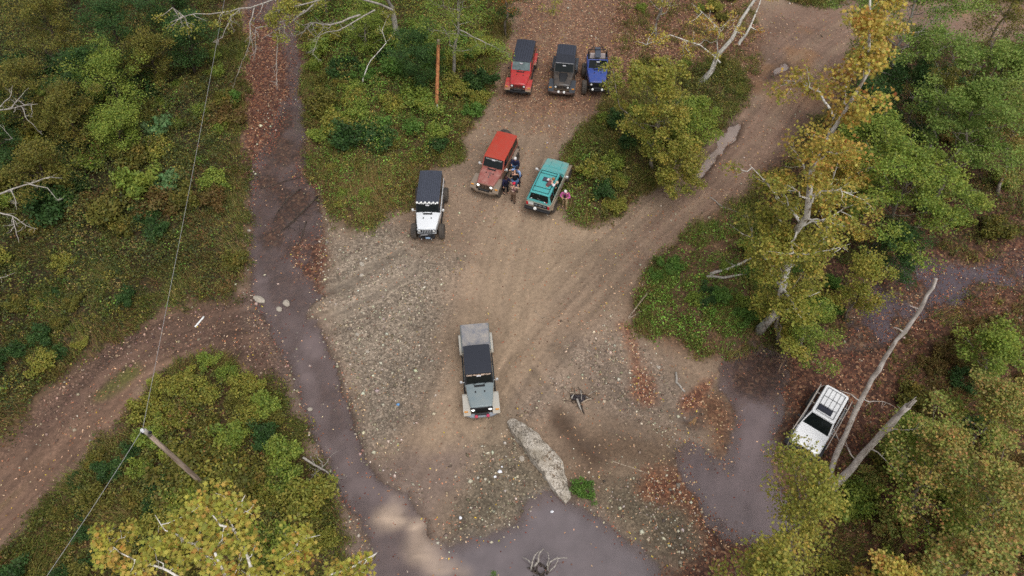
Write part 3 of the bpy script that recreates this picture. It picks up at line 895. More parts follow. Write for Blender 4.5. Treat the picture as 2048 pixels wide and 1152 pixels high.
per = 12
gr = sstep(.75, .25, hgt)
sel = RG.random(n) < np.clip(gr * .75, 0, 1) * (1 - .7 * rt) * .9
bx_, by_ = x[sel], y[sel]; m = len(bx_)
C = np.repeat(np.stack([bx_, by_, height(bx_, by_)], 1), per, 0); N_ = len(C)
C[:, :2] += RG.normal(size=(N_, 2)) * .16
lean = RG.normal(size=(N_, 2)) * .35 + np.repeat(np.stack([fbm(bx_ * .5, by_ * .5, 2, 160), fbm(bx_ * .5, by_ * .5, 2, 161)], 1) * 2.2, per, 0)
hb = RG.uniform(.2, .6, N_)
a = RG.uniform(0, 2 * pi, N_); w = .010 + .012 * RG.random(N_)
p0 = C + np.stack([np.cos(a) * w, np.sin(a) * w, 0 * a], 1); p1 = C - np.stack([np.cos(a) * w, np.sin(a) * w, 0 * a], 1)
p2 = C + np.stack([lean[:, 0] * hb, lean[:, 1] * hb, hb], 1)
GVv = np.stack([p0, p1, p2], 1).reshape(-1, 3)
straw = box_(bx_, by_, [(650, 330), (830, 330), (820, 430), (740, 455), (650, 450)], 1) + box_(bx_, by_, [(380, 430), (490, 430), (490, 590), (400, 600)], 1)
ug = np.repeat(RG.random(m) + .35 * straw + 1.2 * fbm(bx_ * .35, by_ * .35, 3, 162) - .35 * M('bank_right', bx_, by_) + .12 * M('bank_mid', bx_, by_), per)
gc = np.select([ug[:, None] < .38, ug[:, None] < .72], [pick([(104, 114, 52), (92, 104, 46), (122, 128, 60)], N_), pick([(128, 118, 66), (114, 108, 56), (142, 130, 78)], N_)], pick([(156, 134, 86), (142, 118, 74), (128, 100, 64)], N_))
tag(link('grass', np_mesh('grass', GVv, np.arange(N_ * 3).reshape(-1, 3), col=np.repeat(gc * 1.18, 3, 0), mats=[MAT['leaf']])), kind='stuff')
print('grass', N_)

# ------------------------------------------------------------------ vehicles
def round_ring(x, hw_, z0, z1, r=.06, top=None):
    """section of a car body: x fixed, half width, bottom and top, a narrower top if asked"""
    t = hw_ if top is None else top
    return [(x, -hw_ + r, z0), (x, -hw_, z0 + r), (x, -t, z1 - r), (x, -t + r, z1), (x, t - r, z1), (x, t, z1 - r), (x, hw_, z0 + r), (x, hw_ - r, z0)]


def wheel(parent, x, y, R, w, mats, side, name='wheel', flat=False):
    """flat: lies against the tail with its axle along x"""
    rim = MB(); ax = 'x' if flat else 'y'
    c = (x, y, R) if not flat else (x, y, parent['spare_z'])
    ri = R * .56
    rim.lathe([(.001, .02 * side), (.07, .035 * side), (.09, .0), (ri * .8, -.02 * side), (ri * .92, .05 * side), (ri, .06 * side), (ri, -w * .4 * side)] if True else [], c, ax, 20)
    for k in range(5):
        a = 2 * pi * k / 5
        for d in (-.12, .12):
            u = (cos(a + d), sin(a + d))
        p0 = (u[0] * .07, u[1] * .07); p1 = (u[0] * ri * .93, u[1] * ri * .93)
        o = .03 * side
        if ax == 'y': rim.tube([(c[0] + p0[0], c[1] + o, c[2] + p0[1]), (c[0] + p1[0], c[1] + o + .02 * side, c[2] + p1[1])], .028, 6)
        else: rim.tube([(c[0] + o, c[1] + p0[0], c[2] + p0[1]), (c[0] + o + .02 * side, c[1] + p1[0], c[2] + p1[1])], .028, 6)
    ro = rim.build(name, mats['rim'], parent, smooth=False)
    ty = MB(); h = w / 2
    prof = [(ri * .97, -h * .75), (R * .78, -h), (R * .93, -h * .98), (R * .985, -h * .8), (R, -h * .3), (R, 0), (R, h * .3), (R * .985, h * .8), (R * .93, h * .98), (R * .78, h), (ri * .97, h * .75)]
    def tread(j, r, a):
        if r < R * .92: return 0
        return -.028 if (j + (1 if a > 0 else 0)) % 2 else 0.0
    ty.lathe(prof, c, ax, 44, tread)
    ty.build('tyre', mats['rubber'], ro)
    return ro


def fender(parent, xc, y0, y1, ztop, half, drop, mat, th=.05, name='fender'):
    out = [(-half - .14, ztop - drop), (-half, ztop - .05), (-half + .1, ztop), (half - .12, ztop), (half + .02, ztop - .06), (half + .16, ztop - drop * .8)]
    inn = [(-half - .08, ztop - drop), (-half + .03, ztop - .05 - th), (-half + .12, ztop - th), (half - .14, ztop - th), (half - .02, ztop - .06 - th), (half + .1, ztop - drop * .8)]
    m = MB()
    for i in range(len(out) - 1):
        a, b, c, d = out[i], out[i + 1], inn[i + 1], inn[i]
        lo = [(xc + p[0], y0, p[1]) for p in (a, b, c, d)]; hi = [(xc + p[0], y1, p[1]) for p in (a, b, c, d)]
        m.hexa(lo, hi)
    return m.build(name, mat, parent, bevel=.012)


def lettering(text, parent, mat, origin, xdir, ydir, size, name='banner_lettering'):
    cu = bpy.data.curves.new(name, 'FONT'); cu.body = text; cu.size = size; cu.align_x = 'CENTER'; cu.align_y = 'CENTER'; cu.extrude = .002; cu.offset = .006
    cu.materials.append(mat)
    tmp = bpy.data.objects.new(name, cu); COL.objects.link(tmp)
    me = bpy.data.meshes.new_from_object(tmp.evaluated_get(bpy.context.evaluated_depsgraph_get()))
    bpy.data.objects.remove(tmp); me.name = name
    if not me.materials: me.materials.append(mat)
    o = link(name, me, parent)
    X = Vector(xdir).normalized(); Y = Vector(ydir); Y = (Y - X * Y.dot(X)).normalized(); Z = X.cross(Y)
    m = Matrix((X, Y, Z)).transposed().to_4x4(); m.translation = Vector(origin)
    o.matrix_local = m
    return o


def disc(m, c, axis, r, depth=.03, seg=16, dome=.0):
    d = Vector(axis).normalized(); c = Vector(c)
    return m.tube([c - d * depth, c, c + d * dome], [r, r, r * .6 if dome else r * .98], seg)


def place(name, label, cat, rf, heading, xc, z=None):
    """stand a vehicle so that the front edge of its roof, x=0 in its own plan, is over the world point rf"""
    h = radians(heading)
    ox, oy = rf[0] + cos(h) * xc, rf[1] + sin(h) * xc
    zz = max(hz(ox + dx, oy + dy) for dx in (-.9, 0, .9) for dy in (-.9, 0, .9)) - .03
    r = empty(name, (ox, oy, zz), h)
    return tag(r, label, cat, group='off-road vehicles gathered at the creek crossing')


def jeep(name, label, rf, heading, P):
    R = P.get('R', .44); w = P.get('tw', .29)
    roof_len = P['roof_len']; bed = P.get('bed', 0)
    xcowl = P.get('ws', .32); xg = xcowl + P.get('hood', 1.26); xt = -roof_len - .02 - bed
    xc = (xg + xt) / 2
    root = place(name, label, 'jeep' if not bed else 'pickup', rf, heading, xc)
    sh = -xc                                # shift every plan x so that the origin is mid-car
    X = lambda x: x + sh
    zf = R + .13 + P.get('lift', 0); zb = zf + .62; zr = zb + .67; zh = zb + .03
    pm = P['paint']; rm = P['roof_mat']; tm = P.get('trim', MAT['black']); fm = P.get('flare', pm)
    mats = {'rim': P.get('rim', MAT['rim']), 'rubber': MAT['rubber']}
    xf = xg - .42; xr = xt + (.78 if not bed else 1.0)
    xcab = -roof_len
    # tub
    tub = MB(); tub.loft([round_ring(X(xcab - .0 if bed else xt), .76, zf, zb, .05), round_ring(X(xcowl), .76, zf, zb, .05), round_ring(X(xcowl + .12), .72, zf, zb, .05)])
    tub.build('body', pm, root, bevel=.015)
    ch = MB(); ch.box(X(xt + .05), X(xg), -.42, .42, R - .02, zf + .02); ch.box(X(xf) - .06, X(xf) + .06, -.72, .72, R - .07, R + .07); ch.box(X(xr) - .06, X(xr) + .06, -.72, .72, R - .07, R + .07)
    ch.build('chassis', MAT['black'], root)
    # hood, tapering to the grille
    hd = MB()
    def hring(x, wd, z1, z0): return [(X(x), -wd, z0), (X(x), -wd, z1 - .07), (X(x), -wd * .88, z1 - .015), (X(x), -wd * .4, z1 + .02), (X(x), 0, z1 + .028), (X(x), wd * .4, z1 + .02), (X(x), wd * .88, z1 - .015), (X(x), wd, z1 - .07), (X(x), wd, z0)]
    hd.loft([hring(xcowl - .02, .72, zh + .01, zf + .05), hring(xcowl + .3, .70, zh, zf + .1), hring((xcowl + xg) / 2 + .2, .63, zh - .02, zf + .15), hring(xg - .06, .56, zh - .06, zf + .18), hring(xg, .54, zh - .12, zf + .18)])
    hood = hd.build('hood', P.get('hood_mat', pm), root, bevel=.012)
    vent = MB(); vent.box(X(xcowl + .08), X(xcowl + .2), -.28, .28, zh + .03, zh + .045)
    for s in (-1, 1): vent.box(X(xcowl + .42), X(xcowl + .52), s * .24 - .03, s * .24 + .03, zh + .01, zh + .038)
    vent.build('hood_vent', P.get('vent_mat', tm), hood)
    if P.get('scoop'):
        sc_ = MB(); sc_.loft([[(X(xcowl + .22), -.34, zh), (X(xcowl + .22), -.3, zh + .1), (X(xcowl + .22), .3, zh + .1), (X(xcowl + .22), .34, zh)], [(X(xcowl + .7), -.28, zh - .02), (X(xcowl + .7), -.24, zh + .1), (X(xcowl + .7), .24, zh + .1), (X(xcowl + .7), .28, zh - .02)], [(X(xg - .2), -.2, zh - .06), (X(xg - .2), -.17, zh - .03), (X(xg - .2), .17, zh - .03), (X(xg - .2), .2, zh - .06)]])
        sc_.build('hood_scoop', MAT['black'], hood, bevel=.02)
    for s in (-.35, .2):
        wip = MB(); wip.tube([(X(xcowl + .06), s, zh + .05), (X(xcowl - .06), s + .45 * .8, zh + .12)], .012, 5); wip.build('wiper', MAT['black'], root)
    # grille and lamps
    g = MB(); g.box(X(xg - .02), X(xg + .05), -.58, .58, zf + .13, zh - .10); grille = g.build('grille', P.get('grille_mat', pm), root, bevel=.02)
    sl = MB()
    for k in range(7): sl.box(X(xg + .04), X(xg + .056), -.30 + k * .1 - .028, -.30 + k * .1 + .028, zf + .2, zh - .15)
    sl.build('grille_slots', MAT['black'], grille)
    for s in (-1, 1):
        m = MB(); disc(m, (X(xg + .07), s * .44, zh - .23), (1, 0, .1), .085, .04, 18, .03)
        hl = m.build('headlight', MAT['lamp_lit'] if P.get('lit') else MAT['lamp'], root, smooth=False)
        rg_ = MB(); rg_.lathe([(.098, -.02), (.118, -.02), (.118, .03), (.098, .03), (.098, -.02)], (X(xg + .055), s * .44, zh - .23), 'x', 18)
        rg_.build('lamp_ring', tm, hl)
    # fenders
    zfen = 2 * R + .10 + P.get('lift', 0) * .6
    yo = P.get('fw', .93)
    for s in (-1, 1):
        y0, y1 = sorted((s * .56, s * yo))
        if P.get('front_fender', True):
            fo = fender(root, X(xf), y0, y1, zfen, .5, .34, fm)
            m = MB(); yl = s * (yo + .58) / 2 + s * .04
            m.box(X(xf) + .50, X(xf) + .56, yl - .09, yl + .09, zfen - .07, zfen - .005)
            m.build('turn_signal', MAT['amber'], fo)
        y0, y1 = sorted((s * .70, s * (yo - .02)))
        if P.get('rear_fender', True): fender(root, X(xr), y0, y1, zfen, .5, .34, fm)
    tr = P.get('track', .80)
    for s in (-1, 1):
        for xx in (xf, xr): wheel(root, X(xx), s * tr, R, w, mats, s)
    # bumpers
    b = MB(); bw = P.get('bw', .82)
    b.loft([[(X(xg + .12), y, zf - .02), (X(xg + .12), y, zf + .14), (X(xg + xo), y, zf + .14), (X(xg + xo), y, zf)] for y, xo in ((-bw, .2), (-.5, .33), (.5, .33), (bw, .2))])
    bump = b.build('front_bumper', P.get('bumper_mat', tm), root, bevel=.02)
    if P.get('winch', True):
        m = MB(); m.tube([(X(xg + .2), -.28, zf + .2), (X(xg + .2), .28, zf + .2)], .07, 12); m.box(X(xg + .14), X(xg + .28), -.36, -.28, zf + .13, zf + .28); m.box(X(xg + .14), X(xg + .28), .28, .36, zf + .13, zf + .28)
        m.build('winch', MAT['black'], bump)
    if P.get('hoop'):
        m = MB(); m.tube([(X(xg + .28), -.38, zf + .12), (X(xg + .33), -.34, zf + .34), (X(xg + .33), .1, zf + .38)], .03, 8); m.build('bumper_hoop', MAT['steel'], bump)
        m = MB(); m.box(X(xg + .34), X(xg + .36), -.06, .22, zf + .02, zf + .16); m.build('number_plate', MAT['sign_blue'], bump)
    for yy, mt in P.get('spots', ()):
        m = MB(); disc(m, (X(xg + .36), yy, zf + .22), (1, 0, .5), .085, .07, 14, .02); m.build('spotlight', mt, bump)
    for yy in (-.3, .3):
        m = MB(); m.tube([(X(xg + .33), yy, zf + .02), (X(xg + .42), yy, zf + .0), (X(xg + .33), yy, zf - .03)], .016, 6); m.build('tow_hook', P.get('hook', MAT['black']), bump)
    b = MB(); b.box(X(xt - .2), X(xt - .04), -.78, .78, zf - .03, zf + .12); b.build('rear_bumper', tm, root, bevel=.02)
    # windscreen
    zt = zr - .06
    fr = MB(); a0, a1 = (X(xcowl), zb + .01), (X(.0), zt + .02)
    q = lambda y0, y1, t0, t1, o: [(a0[0] + (a1[0] - a0[0]) * t0 + o, y0, a0[1] + (a1[1] - a0[1]) * t0), (a0[0] + (a1[0] - a0[0]) * t0 + o, y1, a0[1] + (a1[1] - a0[1]) * t0), (a0[0] + (a1[0] - a0[0]) * t1 + o, y1 * .965, a0[1] + (a1[1] - a0[1]) * t1), (a0[0] + (a1[0] - a0[0]) * t1 + o, y0 * .965, a0[1] + (a1[1] - a0[1]) * t1)]
    fr.slab(q(-.74, .74, 0, 1, 0), (-.05, 0, -.01))
    wf = fr.build('windscreen_frame', P.get('frame_mat', pm), root, bevel=.015)
    gl = MB(); gl.slab(q(-.66, .66, .12, .93, .012), (-.01, 0, 0)); gl.build('windscreen', P.get('glass', MAT['glass']), wf)
    slope = (a1[0] - a0[0], 0, a1[1] - a0[1])
    if P.get('banner'):
        t = .82
        lettering(P['banner'], wf, P.get('banner_mat', MAT['white']), (a0[0] + slope[0] * t + .02, 0, a0[1] + slope[2] * t), (0, 1, 0), slope, P.get('bsize', .125))
    m = MB(); m.box(X(.12), X(.17), -.11, .11, zt - .12, zt - .06); m.build('inner_mirror', MAT['porcelain'], wf)
    for s in (-1, 1):
        m = MB(); m.tube([(X(xcowl - .15), s * .76, zb + .02), (X(xcowl - .12), s * .94, zb + .08)], .018, 6); m.box(X(xcowl - .17), X(xcowl - .09), min(s * .88, s * 1.0), max(s * .88, s * 1.0), zb + .04, zb + .19)
        m.build('wing_mirror', P.get('mirror', tm), root, bevel=.02)
    # doors
    nd_ = P.get('doors', 2)
    xs = [(xcowl - .12, -.72)] + ([(-.76, -1.55)] if nd_ == 4 else [])
    for s in (-1, 1):
        for (xa, xb) in xs:
            if P.get('open'): continue
            m = MB(); m.box(X(xb), X(xa), min(s * .757, s * .775), max(s * .757, s * .775), zf + .1, zb - .03)
            d = m.build('door', pm, root, bevel=.01)
            m = MB(); m.box(X(xb + .08), X(xb + .22), min(s * .775, s * .80), max(s * .775, s * .80), zb - .16, zb - .12); m.build('door_handle', tm, d)
    if not P.get('open'):
        # cabin sides and roof
        cab = MB(); xe = xcab
        cab.hexa([(X(xe), -.745, zb - .01), (X(xcowl - .06), -.745, zb - .01), (X(xcowl - .06), .745, zb - .01), (X(xe), .745, zb - .01)],
                 [(X(xe + .07), -.675, zt), (X(-.02), -.675, zt), (X(-.02), .675, zt), (X(xe + .07), .675, zt)])
        cabin = cab.build('hardtop', rm, root, bevel=.02)
        rf_ = MB(); rf_.loft([[(X(x_), -wd, z_ - .03), (X(x_), -wd, z_), (X(x_), -wd * .6, z_ + .03), (X(x_), 0, z_ + .038), (X(x_), wd * .6, z_ + .03), (X(x_), wd, z_), (X(x_), wd, z_ - .03)] for x_, wd, z_ in ((-roof_len, .66, zt + .0), (-roof_len + .06, .70, zt + .02), (-.5, .705, zt + .03), (-.02, .70, zt + .02), (.05, .67, zt))])
        for yy in P.get('ribs', ()): rf_.box(X(-roof_len + .12), X(P.get('rib_end', -.15)), yy - .03, yy + .03, zt + .02, zt + .085 - .03 * abs(yy))
        roof = rf_.build('roof', rm, root, bevel=.018)
        if P.get('front_panel'):
            m = MB(); m.box(X(-.98), X(.0), -.64, .64, zt + .05, zt + .072); m.build('roof_panel', MAT['black_cloth'], roof, bevel=.03)
            m = MB(); m.box(X(-.01), X(.055), -.66, .66, zt + .03, zt + .058); m.build('roof_edge', MAT['steel'], roof, bevel=.01)
        wins = [(.02, -.70)] + ([(-.78, -1.5), (-1.58, xe + .14)] if roof_len > 2.0 else [(-.8, xe + .14)] if roof_len > 1.5 else [])
        for s in (-1, 1):
            for (xa, xb) in wins:
                if xa - xb < .2: continue
                t0, t1 = .14, .86; f = lambda x_, t: (X(x_), s * ((.745 + (.675 - .745) * t) + .004), zb + (zt - zb) * t)
                m = MB(); m.slab([f(xa + (.0 if xa < 0 else .12), t0), f(xb, t0), f(xb, t1), f(xa, t1)], (0, s * .008, 0)); m.build('side_window', MAT['glass'], cabin)
        m = MB(); m.slab([(X(xe - .004), -.58, zb + .1), (X(xe - .004), .58, zb + .1), (X(xe + .05), .54, zt - .08), (X(xe + .05), -.54, zt - .08)], (-.012, 0, 0)); m.build('rear_window', MAT['glass'], cabin)
        if P.get('light_bar'):
            br = MB(); br.tube([(X(.06), -.66, zt + .07), (X(.06), .66, zt + .07)], .02, 8)
            bar = br.build('light_bar', MAT['black'], root)
            for k in range(11):
                yy = -.62 + k * .124; big = k % 2 == 0
                m = MB(); disc(m, (X(.12 if big else .13), yy, zt + (.12 if big else .06)), (1, 0, .9), .068 if big else .048, .04, 12, .02); m.build('spotlight', MAT['lamp'], bar)
    if P.get('spare'):
        root['spare_z'] = zf + .66
        wheel(root, X(xt - .30), P.get('spare_y', 0), R, w, mats, -1, 'spare_wheel', True)
        del root['spare_z']
    for s in (-1, 1):
        m = MB(); m.box(X(xt - .03), X(xt + .0), s * .66 - .06, s * .66 + .06, zf + .3, zf + .5); m.build('tail_light', MAT['red_lamp'], root, bevel=.01)
    if bed:
        bd = MB(); bd.loft([round_ring(X(xt), .80, zf, zb - .02, .06), round_ring(X(xcab - .06), .80, zf, zb - .02, .06)])
        bo = bd.build('cargo_bed', pm, root, bevel=.02)
        m = MB(); m.loft([[(X(x_), -.76, zb - .02), (X(x_), -.73, zb + .03), (X(x_), 0, zb + .045), (X(x_), .73, zb + .03), (X(x_), .76, zb - .02)] for x_ in (xt + .04, xcab - .1)])
        m.build('bed_cover', P['cover'], bo, bevel=.01)
    # sills
    for s in (-1, 1):
        m = MB(); m.tube([(X(xr + .55), s * .80, zf - .04), (X(xf - .55), s * .80, zf - .04)], .045, 8); m.build('side_step', tm, root)
    if P.get('open'):
        it = MB(); it.box(X(xt + .06), X(xcowl - .2), -.68, .68, zb - .42, zb - .40); it.build('cab_floor', MAT['black'], root)
        # hollow look: black sheet on the closed tub top, standing for inner shade
        wl_ = MB(); wl_.box(X(xt + .06), X(-.05), -.69, .69, zb - .02, zb + .004); wl_.build('tub_shade_sheet', MAT['black'], root)
        for s in (-1, 1):
            m = MB(); m.box(X(-.72), X(-.22), s * .36 - .24, s * .36 + .24, zb + .0, zb + .12); m.loft([[(X(-.82), s * .36 - .22, zb + .05), (X(-.7), s * .36 - .22, zb + .05), (X(-.7), s * .36 + .22, zb + .05), (X(-.82), s * .36 + .22, zb + .05)], [(X(-.95), s * .36 - .19, zb + .5), (X(-.87), s * .36 - .19, zb + .5), (X(-.87), s * .36 + .19, zb + .5), (X(-.95), s * .36 + .19, zb + .5)]])
            m.build('seat', P['seat'], root, bevel=.04)
        m = MB(); m.box(X(-1.5), X(-.3), -.2, .2, zr - .1, zr - .06); m.build('roof_panel', P['panel'], root, bevel=.02)
        cg = MB(); zt2 = zr - .03
        for s in (-1, 1):
            cg.tube([(X(-.05), s * .70, zb), (X(-.08), s * .66, zt2), (X(-1.15), s * .66, zt2), (X(-1.55), s * .66, zb - .05)], .03, 8)
            cg.tube([(X(-1.15), s * .66, zt2), (X(-1.2), s * .69, zb)], .03, 8)
            cg.tube([(X(-1.15), s * .45, zt2), (X(-1.72), s * .30, zt2 - .1), (X(-1.66), s * .55, zb)], .022, 8)
            cg.tube([(X(-1.72), s * .30, zt2 - .1), (X(-1.66), s * .12, zb)], .02, 8)
        for xx in (-.08, -1.15): cg.tube([(X(xx), -.66, zt2), (X(xx), .66, zt2)], .03, 8)
        cg.build('roll_cage', MAT['black'], root, smooth=True)
        m = MB(); m.tube([(X(xcowl - .12) + .0, .36 + .16 * cos(a), zb + .12 + .16 * sin(a)) for a in np.linspace(0, 2 * pi, 17)], .014, 6, False); m.build('steering_wheel', MAT['black'], root)
    return root, (X, xg, xcowl, zh, zb, zr, zf, zt)


RED = paint('paint_red', lin(184, 28, 36), .25, .26, .7, 1.0)
BLACKP = paint('paint_black', (.02, .021, .024), .2, .35, .7, 1.0)
BLUE = paint('paint_blue', lin(30, 70, 154), .28, .25, .8, 1.1)
ORANGE = paint('paint_orange_red', lin(180, 50, 28), .35, .3, .9, 1.35, mud=lin(128, 104, 86))
ORANGE_DUSTY = paint('paint_dusty_red', lin(140, 54, 46), .45, .75, .75, 1.25, mud=lin(176, 138, 126))
WHITEP = paint('paint_white', (.78, .80, .82), .25, .12, .75, 1.05)
GREYG = paint('paint_grey', lin(118, 132, 136), .3, .22, .75, 1.15, mud=lin(176, 166, 150))
COVER = paint('cover_dusty', lin(104, 108, 120), .6, .8, .2, .3, mud=lin(186, 174, 158))
TEAL = paint('paint_teal', lin(66, 166, 166), .3, .22, .95, 1.3, mud=lin(150, 150, 136))
PALEMUD = paint('paint_pale_mud', lin(188, 182, 168), .5, .5, .7, 1.2, mud=lin(176, 158, 136))
WHITE2 = paint('paint_white_plain', (.84, .84, .84), .25, .03, .7, .95)
RIBBED = ribbed('ribbed_cloth', lin(50, 54, 66))
RIBS = (-.5, -.3, -.1, .1, .3, .5)

jeep('parked_jeep', 'red jeep with ribbed black top, leftmost of the three parked in a row', G(1043.3, 118.8, 1.9), -99, dict(
    paint=RED, roof_mat=RIBBED, roof_len=2.55, hood=1.36, ws=.38, R=.42, ribs=(-.55, -.37, -.18, 0, .18, .37, .55), doors=4, fw=.96, grille_mat=RED,
    glass=plain('glass_bright', lin(96, 112, 112), .05, 0, .7, .5, 4), lift=.0))
jeep('parked_jeep', 'black jeep with scooped hood parked between a red and a blue jeep', G(1129.4, 124.4, 1.9), -98, dict(
    paint=BLACKP, roof_mat=RIBBED, roof_len=2.22, hood=1.28, ws=.3, R=.43, ribs=RIBS, rib_end=-1.1, front_panel=True, scoop=True, bw=.95, winch=False,
    flare=plain('flare_grey', lin(62, 66, 72), .6), fw=.97, bumper_mat=paint('bumper_muddy', lin(60, 58, 60), .5, .6, .3, .9, 0, lin(120, 92, 76)), spots=((-.2, MAT['lamp']), (.2, MAT['lamp'])), doors=4, rim=MAT['rim']))
jeep('parked_jeep', 'blue open jeep with bare roll cage and oversized mud tyres', G(1196.4, 120, 1.95), -93, dict(
    paint=BLUE, roof_mat=MAT['black'], roof_len=1.45, hood=1.40, ws=.3, R=.50, tw=.34, track=.90, open=True, lift=.10, front_fender=False, rear_fender=False, bw=.55, frame_mat=BLUE,
    grille_mat=MAT['black'], seat=plain('seat_pale', lin(170, 158, 156), .8), panel=plain('panel_grey', lin(70, 76, 88), .6), spots=((-.34, MAT['lamp']), (.34, MAT['lamp']))))
oj, oc = jeep('parked_jeep', 'muddy orange red hardtop jeep with lit headlights beside the group of people', G(988.7, 312.5, 1.95), -110, dict(
    paint=paint('paint_red_mud', lin(150, 60, 46), .4, .35, 1.0, 1.5, mud=lin(120, 98, 80)), roof_mat=ORANGE, hood_mat=ORANGE_DUSTY, roof_len=2.45, hood=1.36, ws=.4, R=.46, tw=.31, track=.84, fw=.97, doors=4, spare=True, spare_y=-.28, lit=True,
    flare=paint('flare_mud', lin(110, 100, 92), .6, .7, .9, 1.4, 0, lin(140, 124, 108)), grille_mat=paint('grille_mud', lin(120, 72, 60), .6, .5, .8, 1.3, 0), bumper_mat=paint('bumper_mud', lin(90, 80, 72), .7, .7, .3, .9, 0), mirror=MAT['white'], banner='OHIO VALLEY JEEP CLUB', bsize=.10, spots=(), banner_mat=plain('banner_grey', lin(150, 150, 146), .6)))
# the dark figure-like sticker on its hood
X_, xg_, xcw_, zh_ = oc[0], oc[1], oc[2], oc[3]
m = MB()
for pts in ([(.62, -.10), (.70, .04), (.66, .12), (.58, .08)], [(.60, .08), (.54, -.02), (.48, .06), (.44, .12)], [(.40, .02), (.30, .06), (.22, .02)]):
    m.tube([(X_(xcw_ + 1.1 - a), b, zh_ + .012 + .0 * a) for a, b in pts], .028, 6)
m.build('hood_emblem', plain('emblem', lin(92, 84, 84), .7), next(c for c in oj.children if c.name.startswith('hood')))
jeep('parked_jeep', 'white jeep with ribbed dark roof and row of round lamps above its windscreen', G(854.5, 402.5, 2.0), -91, dict(
    paint=WHITEP, roof_mat=ribbed('roof_slate', lin(64, 68, 80), .12), roof_len=2.7, hood=1.22, ws=.3, R=.48, tw=.33, track=.86, front_fender=False, rear_fender=False, lift=.04, bw=.5, light_bar=True, hoop=True,
    frame_mat=MAT['black'], ribs=tuple(np.linspace(-.6, .6, 11)), doors=4, grille_mat=plain('grille_white', (.6, .62, .64), .4), mirror=MAT['white'], banner='OHIO VALLEY JEEP CLUB', bsize=.09, banner_mat=plain('banner_dim', lin(90, 92, 92), .6), hook=MAT['steel']))
jeep('pickup', 'grey jeep pickup with black cab top and dusty bed cover driving down the gravel', G(956.7, 742.5, 1.95), -84, dict(
    paint=GREYG, roof_mat=MAT['black_cloth'], roof_len=1.66, bed=1.72, hood=1.30, ws=.34, R=.45, tw=.3, fw=.945, doors=2, lit=True, frame_mat=MAT['black'], grille_mat=MAT['black'], hood_mat=GREYG, cover=COVER,
    flare=paint('flare_pale', lin(158, 162, 162), .4, .35, .9, 1.3, 0, lin(184, 176, 162)), bumper_mat=paint('bumper_silver', lin(130, 138, 148), .35, .2, .3, .6, .3), banner='OHIO VALLEY JEEP CLUB', bsize=.115, banner_mat=plain('banner_pale', lin(206, 180, 160), .6),
    mirror=plain('mirror_silver', lin(190, 190, 190), .3), spots=((-.3, plain('cover_pink', lin(196, 70, 90), .5)), (.3, plain('cover_rose', lin(190, 60, 96), .5))), front_panel=False))


